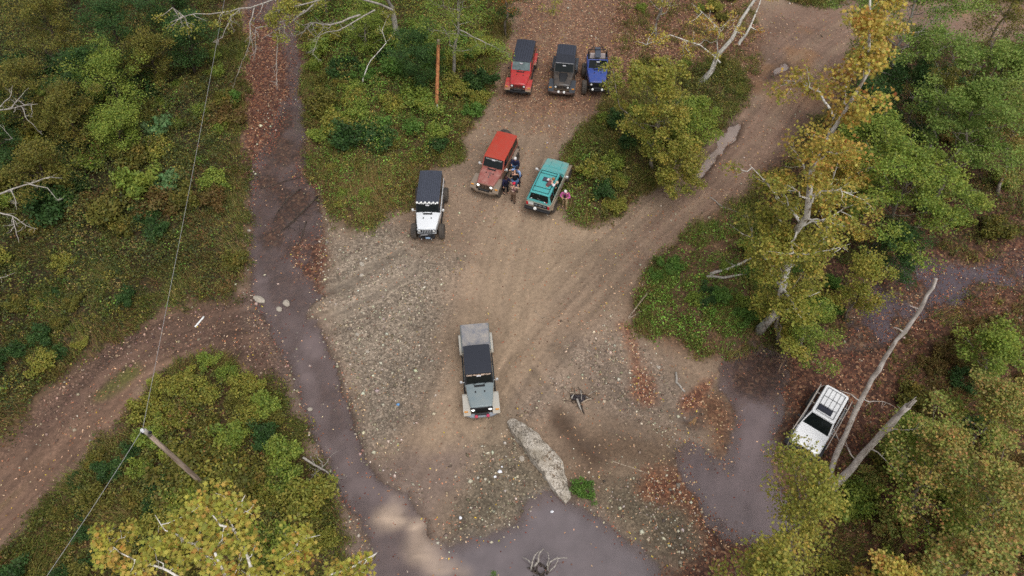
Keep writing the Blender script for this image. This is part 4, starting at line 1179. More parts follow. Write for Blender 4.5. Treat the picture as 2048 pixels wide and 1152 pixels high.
def wagon(name, label, rf, heading, P):
    R = P.get('R', .43); zf = R + .16; zb = zf + .56; zr = zb + .62
    roof = P.get('roof', 2.05); xt = -roof - .28; xcw = .58; xg = 1.78; xc = (xt + xg) / 2
    root = place(name, label, 'suv', rf, heading, xc); X = lambda x: x - xc
    pm = P['paint']; lm = P['low']
    b = MB(); b.loft([round_ring(X(xt), .82, zf + .05, zb - .02, .08, .78), round_ring(X(xt + .3), .86, zf, zb, .07, .83), round_ring(X(xcw), .86, zf, zb, .07, .83), round_ring(X(xg - .2), .84, zf, zb - .06, .07, .80), round_ring(X(xg), .78, zf + .06, zb - .12, .08, .74)])
    b.build('body', lm, root, bevel=.015)
    hd = MB(); hd.loft([[(X(x), -wd, z - .05), (X(x), -wd * .97, z), (X(x), -wd * .5, z + .025), (X(x), wd * .5, z + .025), (X(x), wd * .97, z), (X(x), wd, z - .05)] for x, wd, z in ((xcw - .05, .80, zb + .03), (xcw + .5, .79, zb + .0), (xg - .12, .76, zb - .06), (xg - .01, .73, zb - .11))])
    hood = hd.build('hood', pm, root, bevel=.015)
    m = MB()
    for s in (-1, 1): m.tube([(X(xcw + .3), s * .38, zb + .035), (X(xg - .25), s * .34, zb - .02)], .012, 5)
    m.tube([(X(xcw + .32), -.4, zb + .035), (X(xcw + .32), .4, zb + .035)], .012, 5); m.build('hood_crease', P.get('crease', pm), hood)
    # glasshouse
    zt = zr - .04
    low = [(X(xt + .06), -.80, zb - .01), (X(xcw), -.80, zb - .01), (X(xcw), .80, zb - .01), (X(xt + .06), .80, zb - .01)]
    top = [(X(-roof + .02), -.63, zt), (X(-.02), -.63, zt), (X(-.02), .63, zt), (X(-roof + .02), .63, zt)]
    g = MB(); g.hexa(low, top); cab = g.build('cabin', pm, root, bevel=.03)
    r = MB(); r.loft([[(X(x), -wd, z - .03), (X(x), -wd * .96, z), (X(x), -wd * .5, z + .03), (X(x), wd * .5, z + .03), (X(x), wd * .96, z), (X(x), wd, z - .03)] for x, wd, z in ((-roof - .03, .60, zt), (-roof + .08, .65, zt + .02), (-.1, .65, zt + .02), (.03, .61, zt))])
    ro = r.build('roof', pm, root, bevel=.015)
    lp = lambda x, s, t, o=.004: (X(x), s * (.80 + (.63 - .80) * t + o), zb + (zt - zb) * t)
    for s in (-1, 1):
        for xa, xb, xa2 in ((.22, -.62, .02), (-.68, -1.42, -.68), (-1.48, -roof + .0, -1.48)):
            m = MB(); m.slab([lp(xa, s, .1), lp(xb, s, .1), lp(xb, s, .85), lp(xa2, s, .85)], (0, s * .012, 0)); m.build('side_window', MAT['glass'], cab)
        for xa, xb in ((.3, -.66), (-.69, -1.45)):
            m = MB(); m.box(X(xb), X(xa), min(s * .862, s * .876), max(s * .862, s * .876), zf + .1, zb - .08); d = m.build('door', lm, root, bevel=.01)
            m = MB(); m.box(X(xb + .08), X(xb + .22), min(s * .876, s * .895), max(s * .876, s * .895), zb - .17, zb - .13); m.build('door_handle', MAT['black'], d)
        m = MB(); m.tube([(X(.36), s * .84, zb + .02), (X(.38), s * 1.0, zb + .08)], .02, 6); m.box(X(.33), X(.41), min(s * .94, s * 1.1), max(s * .94, s * 1.1), zb + .02, zb + .16); m.build('wing_mirror', P.get('mirror', MAT['black']), root, bevel=.02)
    m = MB(); m.slab([(X(xcw - .05) + .01, -.70, zb + .05), (X(xcw - .05) + .01, .70, zb + .05), (X(.04), .57, zt - .05), (X(.04), -.57, zt - .05)], (.012, 0, .01)); m.build('windscreen', MAT['glass'], cab)
    rw = MB(); rw.slab([(X(xt + .10), -.66, zb + .04), (X(xt + .10), .66, zb + .04), (X(-roof + .0), .55, zt - .06), (X(-roof + .0), -.55, zt - .06)], (-.014, 0, .006)); rwo = rw.build('rear_window', MAT['glass'], cab)
    for s in (-1, 1):
        for xx in (xg - .45, xt + .78):
            wheel(root, X(xx), s * .82, R, .30, {'rim': MAT['rim'], 'rubber': MAT['rubber']}, s)
            y0, y1 = sorted((s * .80, s * .95)); fender(root, X(xx), y0, y1, 2 * R + .09, .47, .3, P.get('flare', lm), .04)
        m = MB(); m.box(X(xg - .02), X(xg + .02), s * .58 - .13, s * .58 + .13, zb - .32, zb - .17); m.build('headlight', MAT['lamp'], root, bevel=.01)
        m = MB(); m.box(X(xt - .02), X(xt + .03), s * .70 - .07, s * .70 + .07, zb - .3, zb - .06); m.build('tail_light', MAT['red_lamp'], root, bevel=.01)
    m = MB(); m.box(X(xg - .02), X(xg + .012), -.42, .42, zb - .34, zb - .15); m.build('grille', MAT['black'], root, bevel=.01)
    m = MB(); m.box(X(xg + .0), X(xg + .2), -.86, .86, zf - .02, zf + .13); m.build('front_bumper', MAT['black'], root, bevel=.03)
    m = MB(); m.box(X(xt - .2), X(xt - .0), -.84, .84, zf - .0, zf + .16); rb = m.build('rear_bumper', MAT['black'], root, bevel=.03)
    m = MB(); m.box(X(-2.0), X(1.2), -.5, .5, R - .04, zf + .04)
    for xx in (xg - .45, xt + .78): m.box(X(xx) - .06, X(xx) + .06, -.74, .74, R - .07, R + .07)
    m.build('chassis', MAT['black'], root)
    return root, (X, xg, xt, xcw, zb, zt, zf, roof, ro, rb, rwo, cab)


tw, tc = wagon('parked_suv', 'teal boxy suv seen from behind with stickers on its rear window', G(1100.6, 344.3, 1.85), 69.4, dict(paint=TEAL, low=paint('paint_teal_mud', lin(62, 172, 170), .4, .4, 1.05, 1.5, mud=lin(156, 142, 124)), crease=plain('crease', lin(30, 110, 112), .5), mirror=MAT['white'], flare=paint('flare_mud_teal', lin(120, 112, 100), .7, .6, .5, 1.4, 0), R=.45))
X_, xg_, xt_, xcw_, zb_, zt_, zf_, rl_, ro_, rb_, rw_, cab_ = tc
m = MB()
zz = zt_ + .07
for s in (-1, 1): m.tube([(X_(-.12), s * .52, zz), (X_(-rl_ + .12), s * .52, zz)], .016, 6)
for xx in (-.12, -.34, -1.55, -rl_ + .12): m.tube([(X_(xx), -.52, zz), (X_(xx), .52, zz)], .016, 6)
for xx in (-.3, -1.6):
    for s in (-1, 1): m.tube([(X_(xx), s * .52, zz), (X_(xx), s * .52, zt_ + .02)], .014, 6)
m.build('roof_rails', MAT['black'], tw)
m = MB(); m.loft([[(X_(-.98), -.22, zt_ + .055), (X_(-.62), -.22, zt_ + .055), (X_(-.62), .22, zt_ + .055), (X_(-.98), .22, zt_ + .055)], [(X_(-.98), -.2, zt_ + .1), (X_(-.62), -.2, zt_ + .075), (X_(-.62), .2, zt_ + .075), (X_(-.98), .2, zt_ + .1)]]); m.build('sunroof', plain('sunroof_glass', lin(66, 66, 78), .25), ro_, bevel=.02)
for (yy, t, r_, mt) in ((.48, .35, .055, MAT['white']), (-.40, .22, .05, MAT['white']), (-.53, .22, .055, MAT['red_lamp']), (.40, .85, .035, MAT['steel']), (.05, .45, .06, MAT['steel']), (-.06, .38, .05, MAT['steel']), (.0, .9, .045, MAT['steel'])):
    m = MB(); px_ = X_(xt_ + .10) + (X_(-rl_) - X_(xt_ + .10)) * t - .016; pz_ = zb_ + .04 + (zt_ - .06 - zb_ - .04) * t
    disc(m, (px_, yy, pz_), (-.9, 0, .45), r_, .004, 12); m.build('sticker', mt, rw_)
m = MB(); m.box(X_(xt_ - .015), X_(xt_ + .02), .30, .62, zb_ - .24, zb_ - .06); m.build('number_plate', MAT['white'], tw, bevel=.004)
m = MB(); m.box(X_(xt_ - .012), X_(xt_ + .02), -.62, .26, zb_ - .3, zb_ - .02); m.build('tailgate_panel', MAT['black'], tw, bevel=.01)
for yy in (.12, -.16, -.44):
    m = MB(); m.box(X_(xt_ - .02), X_(xt_ - .01), yy - .1, yy + .1, zb_ - .2, zb_ - .08); m.build('sticker', plain('sticker_grey', lin(120, 124, 128), .5), tw)
m = MB(); disc(m, (X_(xt_ - .22), .12, zf_ + .26), (-1, 0, .35), .10, .08, 16, .02); m.build('spotlight', MAT['lamp'], rb_)

ww, wc = wagon('parked_suv', 'white suv with rack and tube guards parked under the lower right tree', G(1649, 831, 1.85), -128, dict(paint=WHITE2, low=WHITE2, R=.45, roof=1.95, flare=MAT['black']))
ww.scale = (.94, .94, .94)
X_, xg_, xt_, xcw_, zb_, zt_, zf_, rl_, ro_, rb_, rw_, cab_ = wc
m = MB(); zz = zt_ + .10
for yy in np.linspace(-.48, .48, 5): m.tube([(X_(-.55 if abs(yy) < .45 else -.12), yy, zz), (X_(-rl_ + .16), yy, zz)], .009 if abs(yy) < .45 else .014, 6)
for xx in (-.12, -.62, -1.2, -rl_ + .16): m.tube([(X_(xx), -.48, zz), (X_(xx), .48, zz)], .012, 6)
for xx in (-.2, -1.0, -1.75):
    for s in (-1, 1): m.tube([(X_(xx), s * .48, zz), (X_(xx), s * .5, zt_)], .012, 6)
m.build('roof_rack', MAT['black'], ww)
m = MB(); m.box(X_(-.62), X_(-.22), -.46, .30, zt_ + .045, zt_ + .062); m.build('sunroof', plain('sunroof_dark', lin(40, 42, 52), .15), ro_, bevel=.03)
m = MB()
for s in (-1, 1):
    m.tube([(X_(xcw_ + .7), s * .93, zb_ + .02), (X_(.15), s * .90, zt_ - .14), (X_(-rl_ + .1), s * .88, zt_ - .1), (X_(xt_ + .0), s * .92, zb_ + .05)], .025, 8)
    for xx in (-.6, -1.3): m.tube([(X_(xx), s * .89, zt_ - .12), (X_(xx + .1), s * .68, zt_ - .02)], .02, 6)
m.build('tube_guard', plain('tube_grey', lin(176, 164, 152), .5), ww)
m = MB(); m.tube([(X_(xcw_ + .2), -.86, zb_ - .05), (X_(xcw_ + .05), -.80, zb_ + .2), (X_(.1), -.72, zt_ + .02)], .035, 8); m.build('snorkel', MAT['black'], ww)

# ------------------------------------------------------------------ people
def skin_part(name, pts, edges, rad, mat, parent, roots=(0,), sub=2):
    me = bpy.data.meshes.new(name); bm = bmesh.new(); ly = bm.verts.layers.skin.verify()
    vs = [bm.verts.new(p) for p in pts]
    for a, b in edges: bm.edges.new((vs[a], vs[b]))
    for i, v in enumerate(vs):
        v[ly].radius = (rad[i], rad[i]) if not isinstance(rad[i], tuple) else rad[i]; v[ly].use_root = i in roots
    bm.to_mesh(me); bm.free(); me.materials.append(mat)
    o = link(name, me, parent)
    sk = o.modifiers.new('skin', 'SKIN'); sk.use_smooth_shade = True; sk.branch_smoothing = .6
    if sub:
        s_ = o.modifiers.new('sub', 'SUBSURF'); s_.levels = sub - 1 if sub > 1 else 1; s_.render_levels = sub
    return o


def person(label, xy, face, D):
    """face: the way the chest looks, in degrees; D: pose and clothes"""
    h = D.get('h', 1.74); k = h / 1.74
    z0 = D.get('z', None)
    root = empty('person', (xy[0], xy[1], hz(*xy) if z0 is None else z0), radians(face))
    tag(root, label, 'person', group='people standing among the vehicles')
    root.scale = (k, k, k)
    bend = D.get('bend', .06); sit = D.get('sit', False)
    la, ra = D.get('larm', (.10, .28, -.02, .30, .02, -.10)), D.get('rarm', (.10, .28, -.02, .30, .02, -.10))
    pel = (0, 0, .95); sp = (bend * .4, 0, 1.15); chs = (bend, 0, 1.36); nk = (bend * 1.35 + .01, 0, 1.50); hd = (bend * 1.6 + .035, 0, 1.60); ht = (bend * 1.7 + .025, 0, 1.70)
    nose = (hd[0] + .088, 0, 1.60); chin = (hd[0] + .05, 0, 1.53)
    def arm(s, a):
        # a: elbow forward, elbow down, elbow out, hand forward, hand out, hand up  (from the elbow)
        sh = (chs[0] - .005, s * .185, 1.43); el = (sh[0] + a[0], sh[1] + s * (.06 + a[2]), sh[2] - a[1]); wr = (el[0] + a[3] * .8, el[1] + s * a[4], el[2] + a[5])
        d = Vector(wr) - Vector(el); d = d.normalized() if d.length > 1e-6 else Vector((0, 0, -1)); pa = tuple(Vector(wr) + d * .055)
        return sh, el, wr, pa, d
    pts = [pel, sp, chs, nk, hd, ht, nose]; E = [(0, 1), (1, 2), (2, 3), (3, 4), (4, 5), (4, 6)]; R_ = [.10, .085, .085, .05, (.078, .092), (.07, .08), .016]
    shirt_p = [pel, sp, chs, (nk[0], 0, 1.455)]; shirt_e = [(0, 1), (1, 2), (2, 3)]; shirt_r = [.17, .165, .165, .085]
    fing = []
    for s, a in ((1, la), (-1, ra)):
        sh, el, wr, pa, d = arm(s, a); b = len(pts)
        pts += [sh, el, wr, pa]; E += [(2, b), (b, b + 1), (b + 1, b + 2), (b + 2, b + 3)]; R_ += [.045, .038, .03, (.036, .02)]
        b2 = len(shirt_p); shirt_p += [sh, el, tuple(Vector(el).lerp(Vector(wr), .9))]; shirt_e += [(2, b2), (b2, b2 + 1), (b2 + 1, b2 + 2)]; shirt_r += [.092, .07, .052]
        side = d.cross(Vector((0, 0, 1)));
        side = side.normalized() if side.length > .1 else Vector((0, 1, 0))
        dn = d.cross(side).normalized()
        for q_ in range(4):
            o_ = Vector(pa) + side * (-.027 + .018 * q_); L = (.062, .074, .07, .056)[q_]
            fing.append([tuple(o_ - d * .03), tuple(o_ + d * L * .5), tuple(o_ + d * L + dn * .022)])
        o_ = Vector(pa) + side * (-.03) - d * .02
        fing.append([tuple(o_), tuple(o_ - side * .028 + d * .025), tuple(o_ - side * .036 + d * .055 + dn * .012)])
    tr_p = [(0, 0, .97)]; tr_e = []; tr_r = [.165]
    st = D.get('stride', .05)
    for s in (1, -1):
        hp = (0, s * .095, .90); kn = (.03 + (st if s > 0 else -st), s * .11, .50); an = ((st if s > 0 else -st) * 1.6 - .02, s * .12, .09); to = (an[0] + .15, s * .135, .035)
        b = len(pts); pts += [hp, kn, an, to]; E += [(0, b), (b, b + 1), (b + 1, b + 2), (b + 2, b + 3)]; R_ += [.07, .05, .04, .034]
        b = len(tr_p); tr_p += [hp, kn, (an[0], an[1], an[2] + .03)]; tr_e += [(0, b), (b, b + 1), (b + 1, b + 2)]; tr_r += [.105, .078, .066]
    n0 = len(pts); roots = [0]
    for f in fing:
        b = len(pts); roots.append(b); pts += f; E += [(b, b + 1), (b + 1, b + 2)]; R_ += [.0095, .0088, .0075]
    skin_part('body', pts, E, R_, D.get('skin', SKIN), root, roots)
    skin_part('trousers', tr_p, tr_e, tr_r, D['trousers'], root)
    skin_part('jacket', shirt_p, shirt_e, shirt_r, D['top'], root)
    for s in (1, -1):
        a_ = (st if s > 0 else -st) * 1.6 - .02
        m = MB(); m.loft([[(a_ + x_, s * .125 - w_, .0), (a_ + x_, s * .125 + w_, .0), (a_ + x_, s * .125 + w_ * .8, z_), (a_ + x_, s * .125 - w_ * .8, z_)] for x_, w_, z_ in ((-.09, .04, .09), (0, .045, .1), (.1, .05, .07), (.19, .035, .04))]); m.build('shoe', D.get('shoes', MAT['black']), root, bevel=.015)
    for s in (1, -1):
        m = MB(); m.lathe([(.001, -.012), (.009, -.006), (.012, 0), (.009, .006), (.001, .012)], (hd[0] + .075, s * .032, 1.615), 'x', 8); m.build('eye', MAT['black'], root)
        m = MB(); m.lathe([(.001, -.012), (.028, 0), (.001, .012)], (hd[0] - .01, s * .083, 1.60), 'y', 8); m.build('ear', D.get('skin', SKIN), root)
    m = MB(); m.box(hd[0] + .078, hd[0] + .084, -.024, .024, 1.552, 1.559); m.build('mouth', plain('lips', lin(150, 84, 76), .6), root)
    hat = D.get('hat'); hair = D.get('hair')
    if hair:
        lo = D.get('hair_low', 1.60)
        m = MB(); m.lathe([(.092, lo - 1.66), (.102, 1.62 - 1.66), (.102, 0), (.09, .05), (.06, .085), (.02, .098), (.001, .1)], (hd[0] - .018, 0, 1.66), 'z', 16)
        ho = m.build('hair', hair, root, smooth=True)
        if D.get('long'):
            m = MB(); m.loft([[(hd[0] - .10, -.09, 1.66), (hd[0] - .02, -.1, 1.66), (hd[0] - .02, .1, 1.66), (hd[0] - .10, .09, 1.66)], [(hd[0] - .14, -.10, 1.45), (hd[0] - .06, -.11, 1.45), (hd[0] - .06, .11, 1.45), (hd[0] - .14, .10, 1.45)]]); m.build('hair_back', hair, ho, bevel=.03)
    if hat:
        m = MB(); m.lathe([(.104, -.02), (.108, .02), (.1, .06), (.07, .095), (.02, .108), (.001, .11)], (hd[0] - .008, 0, 1.655), 'z', 18); c_ = m.build('cap', hat, root, smooth=True)
        m = MB(); m.loft([[(hd[0] + .07, -.08, 1.642), (hd[0] + .07, .08, 1.642), (hd[0] + .07, .08, 1.655), (hd[0] + .07, -.08, 1.655)], [(hd[0] + .17, -.055, 1.625), (hd[0] + .17, .055, 1.625), (hd[0] + .17, .055, 1.635), (hd[0] + .17, -.055, 1.635)]]); m.build('cap_peak', hat, c_, bevel=.004)
    for nm, fn in D.get('extra', ()): fn(root, nm)
    return root


SKIN = plain('skin', lin(206, 158, 132), .6, 0, .4, .08)
def cloth(n, c, v=.2, s=14): return plain(n, lin(*c), .85, 0, .25, v, s)
def plaid(n, a, b, sc=5):
    m_, nd, lk, p = new_mat(n); tc_ = nd.new('ShaderNodeTexCoord')
    vo = nd.new('ShaderNodeTexVoronoi'); vo.inputs['Scale'].default_value = sc * 2; lk.new(tc_.outputs['Object'], vo.inputs['Vector'])
    sp_ = nd.new('ShaderNodeSeparateColor'); lk.new(vo.outputs['Color'], sp_.inputs[0])
    lk.new(mixc(nd, lk, ramp(nd, lk, sp_.outputs[0], [(.45, 0), (.55, 1)]), lin(*a), lin(*b)), p.inputs['Base Color']); p.inputs['Roughness'].default_value = .9
    return m_


JEANS = cloth('jeans', (74, 100, 134)); KHAKI = cloth('khaki', (176, 152, 118)); DARKT = cloth('dark_cloth', (26, 26, 36))
BENT = (.06, .25, .02, .30, -.06, .10); REST = (.02, .29, .0, .08, .0, -.25); FOLD = (.06, .26, .03, .24, -.17, .06); PHONE = (.08, .25, .06, .26, -.15, .10)
def pp(px, py, z=1.66): return G(px, py, z)
person('white-haired person in navy jacket and jeans standing by the muddy jeep doors', pp(1031, 314), -100, dict(top=cloth('navy', (44, 46, 74)), trousers=JEANS, hair=cloth('white_hair', (222, 218, 214)), larm=REST, rarm=BENT))
person('person in light blue shirt and dark cap gesturing towards the muddy jeep', pp(1038.5, 334), 205, dict(top=cloth('light_blue', (146, 172, 214)), trousers=cloth('navy_trousers', (40, 44, 66)), hat=cloth('dark_cap', (40, 36, 44)), larm=REST, rarm=(.16, .18, .06, .30, .02, .04)))
person('bald person in black shirt and jeans with back to the camera', pp(1030, 346), 100, dict(top=cloth('black_shirt', (26, 28, 34)), trousers=JEANS, larm=FOLD, rarm=REST, h=1.82))
person('person with red cap and mottled brown and cream jacket', pp(1026.5, 368), 70, dict(top=plaid('mottled', (110, 72, 74), (206, 180, 158)), trousers=cloth('brown_trousers', (104, 82, 66)), hat=cloth('red_cap', (204, 44, 70)), larm=BENT, rarm=BENT, h=1.66))
person('dark-haired person all in dark navy and black beside the front tyre', pp(1011, 350), -60, dict(top=cloth('dark_navy', (34, 34, 62)), trousers=DARKT, hair=cloth('brown_hair', (66, 40, 38)), hair_low=1.56, long=True, larm=BENT, rarm=REST, h=1.66))
def phone(root, nm):
    m = MB(); m.box(.43, .45, -.06, .06, 1.14, 1.24); m.build('phone', MAT['black'], root)
def shirt_front(root, nm):
    m = MB(); m.loft([[(.205, -.03, 1.42), (.205, .03, 1.42), (.225, .035, 1.42), (.225, -.035, 1.42)], [(.19, -.07, 1.08), (.19, .07, 1.08), (.212, .075, 1.08), (.212, -.075, 1.08)]]); m.build('undershirt', DARKT, root, bevel=.01)
person('person in pink jacket and khaki trousers looking down at a phone beside the teal suv', pp(1132, 382), -105, dict(top=cloth('pink', (196, 98, 154), .15), trousers=KHAKI, hair=cloth('pale_hair', (230, 222, 220)), bend=.1, larm=PHONE, rarm=PHONE, extra=(('phone', phone), ('undershirt', shirt_front)), shoes=cloth('tan_shoe', (140, 120, 96))))


def leaner(label, head, tail, z, top, sleeve, hair, parent_face, on):
    """upper body leaning out over the car: torso from tail to head along the roof"""
    a = Vector((tail[0], tail[1], z)); b = Vector((head[0], head[1], z + .12)); d = (b - a); L = d.length; d.normalize(); s = d.cross(Vector((0, 0, 1))).normalized()
    root = empty('person', tuple(a), 0); tag(root, label, 'person', group='people standing among the vehicles')
    P0 = lambda f, o, u: tuple(d * (L * f) + s * o + Vector((0, 0, u)))
    pts = [P0(-.1, 0, -.1), P0(.3, 0, .06), P0(.62, 0, .1), P0(.85, 0, .13), P0(1.0, 0, .17), P0(1.14, 0, .16)]
    E = [(0, 1), (1, 2), (2, 3), (3, 4), (4, 5)]; R_ = [.12, .12, .12, .05, .09, .07]
    sp_, se, sr = [pts[0], pts[1], pts[2], P0(.78, 0, .12)], [(0, 1), (1, 2), (2, 3)], [.14, .14, .14, .09]
    sl = []
    roots = [0]
    for q_ in (1, -1):
        b_ = len(pts); ar = [P0(.66, q_ * .17, .08), P0(.55, q_ * .33, .02), P0(.9, q_ * .30, .02), P0(1.02, q_ * .27, .02)]
        pts += ar; E += [(2, b_), (b_, b_ + 1), (b_ + 1, b_ + 2), (b_ + 2, b_ + 3)]; R_ += [.06, .045, .03, .035]
        sl.append(ar[:3])
        for f_ in range(5):
            c_ = len(pts); o_ = q_ * .27 + (-.03 + .015 * f_); roots.append(c_); pts += [P0(1.0, o_, .02), P0(1.08, o_ * 1.02, .02), P0(1.13 - .01 * abs(f_ - 2), o_ * 1.03, .01)]; E += [(c_, c_ + 1), (c_ + 1, c_ + 2)]; R_ += [.01, .009, .008]
    skin_part('body', pts, E, R_, SKIN, root, roots)
    skin_part('vest', sp_, se, sr, top, root)
    for ar in sl: skin_part('sleeve', ar, [(0, 1), (1, 2)], [.085, .065, .05], sleeve, root)
    c = Vector(P0(1.05, 0, .2)); m = MB(); m.lathe([(.09, -.06), (.1, -.02), (.1, .02), (.085, .06), (.05, .09), (.001, .1)], tuple(c), 'z', 14); m.build('hair', hair, root, smooth=True)
    return root


zr_ = tw.location.z + tc[5] + .06
leaner('brown-haired person in white and maroon leaning from the sunroof across the teal roof', G(1106, 361.5, zr_ + .2), G(1094, 372, zr_), zr_ + .03, cloth('maroon', (112, 72, 76)), cloth('white_sleeve', (224, 214, 218)), cloth('light_brown_hair', (150, 108, 78)), 0, tw)
leaner('fair-haired person in dark top leaning out of the teal suv side window', G(1113.5, 368.5, zr_ - .25), G(1108, 371, zr_ - .4), zr_ - .40, DARKT, DARKT, cloth('fair_hair', (206, 184, 164)), 0, tw)

# ------------------------------------------------------------------ trees
P_YO = ([(190, 168, 78), (174, 162, 74), (190, 140, 72), (176, 114, 68), (152, 150, 70), (208, 186, 102)], [4, 4, 2, 1, 4, 1])
P_YG = ([(154, 150, 66), (136, 138, 60), (172, 162, 76), (114, 122, 54), (178, 152, 72)], [3, 3, 2, 3, 1])
P_GR = ([(114, 136, 62), (134, 152, 74), (98, 120, 54), (152, 162, 84)], [3, 3, 2, 1])
P_GY = ([(136, 150, 64), (118, 138, 60), (158, 164, 70), (100, 122, 52)], [3, 3, 2, 2])
P_DG = ([(64, 92, 46), (54, 80, 42), (76, 106, 54), (90, 116, 58)], [3, 3, 2, 1])
P_OB = ([(136, 140, 72), (164, 164, 84), (188, 140, 88), (158, 112, 78), (118, 132, 68), (200, 168, 104)], [6, 5, 3, 1, 5, 1])
P_GOLD = ([(176, 170, 74), (152, 152, 68), (196, 170, 84), (190, 132, 72), (134, 140, 60)], [4, 4, 2, 1, 2])
P_OL = ([(118, 116, 54), (104, 100, 46), (138, 132, 58), (150, 128, 62), (88, 94, 44)], [3, 3, 2, 1, 2])
P_OR = ([(184, 106, 62), (164, 92, 56), (190, 140, 76), (140, 128, 66)], [2, 2, 2, 2])


LEAF_N, LEAF_S = 1.45, .76


def bez(a, b, sag, wob, n=6, r=rnd):
    """a limb from a to b, rising or drooping by sag, with kinks"""
    A, B = Vector(a), Vector(b); L = (B - A).length; out = []
    for i in range(n):
        t = i / (n - 1)
        p = A.lerp(B, t) + Vector((0, 0, sag * 4 * t * (1 - t)))
        if 0 < i < n - 1: p = p + Vector((r.uniform(-1, 1), r.uniform(-1, 1), r.uniform(-.6, .6))) * wob * L
        elif i: p = p + Vector((r.uniform(-1, 1), r.uniform(-1, 1), 0)) * wob * L * .3
        out.append(p)
    return out


def along(path, t):
    f = t * (len(path) - 1); i = min(int(f), len(path) - 2); return path[i].lerp(path[i + 1], f - i)


def auto_z(B, top):
    best = None
    for k in range(4, 92):
        z = k * .25; q_ = G(top[0], top[1], z); d = hypot(q_[0] - B[0], q_[1] - B[1])
        if best is None or d < best[0]: best = (d, z)
    return best[1]


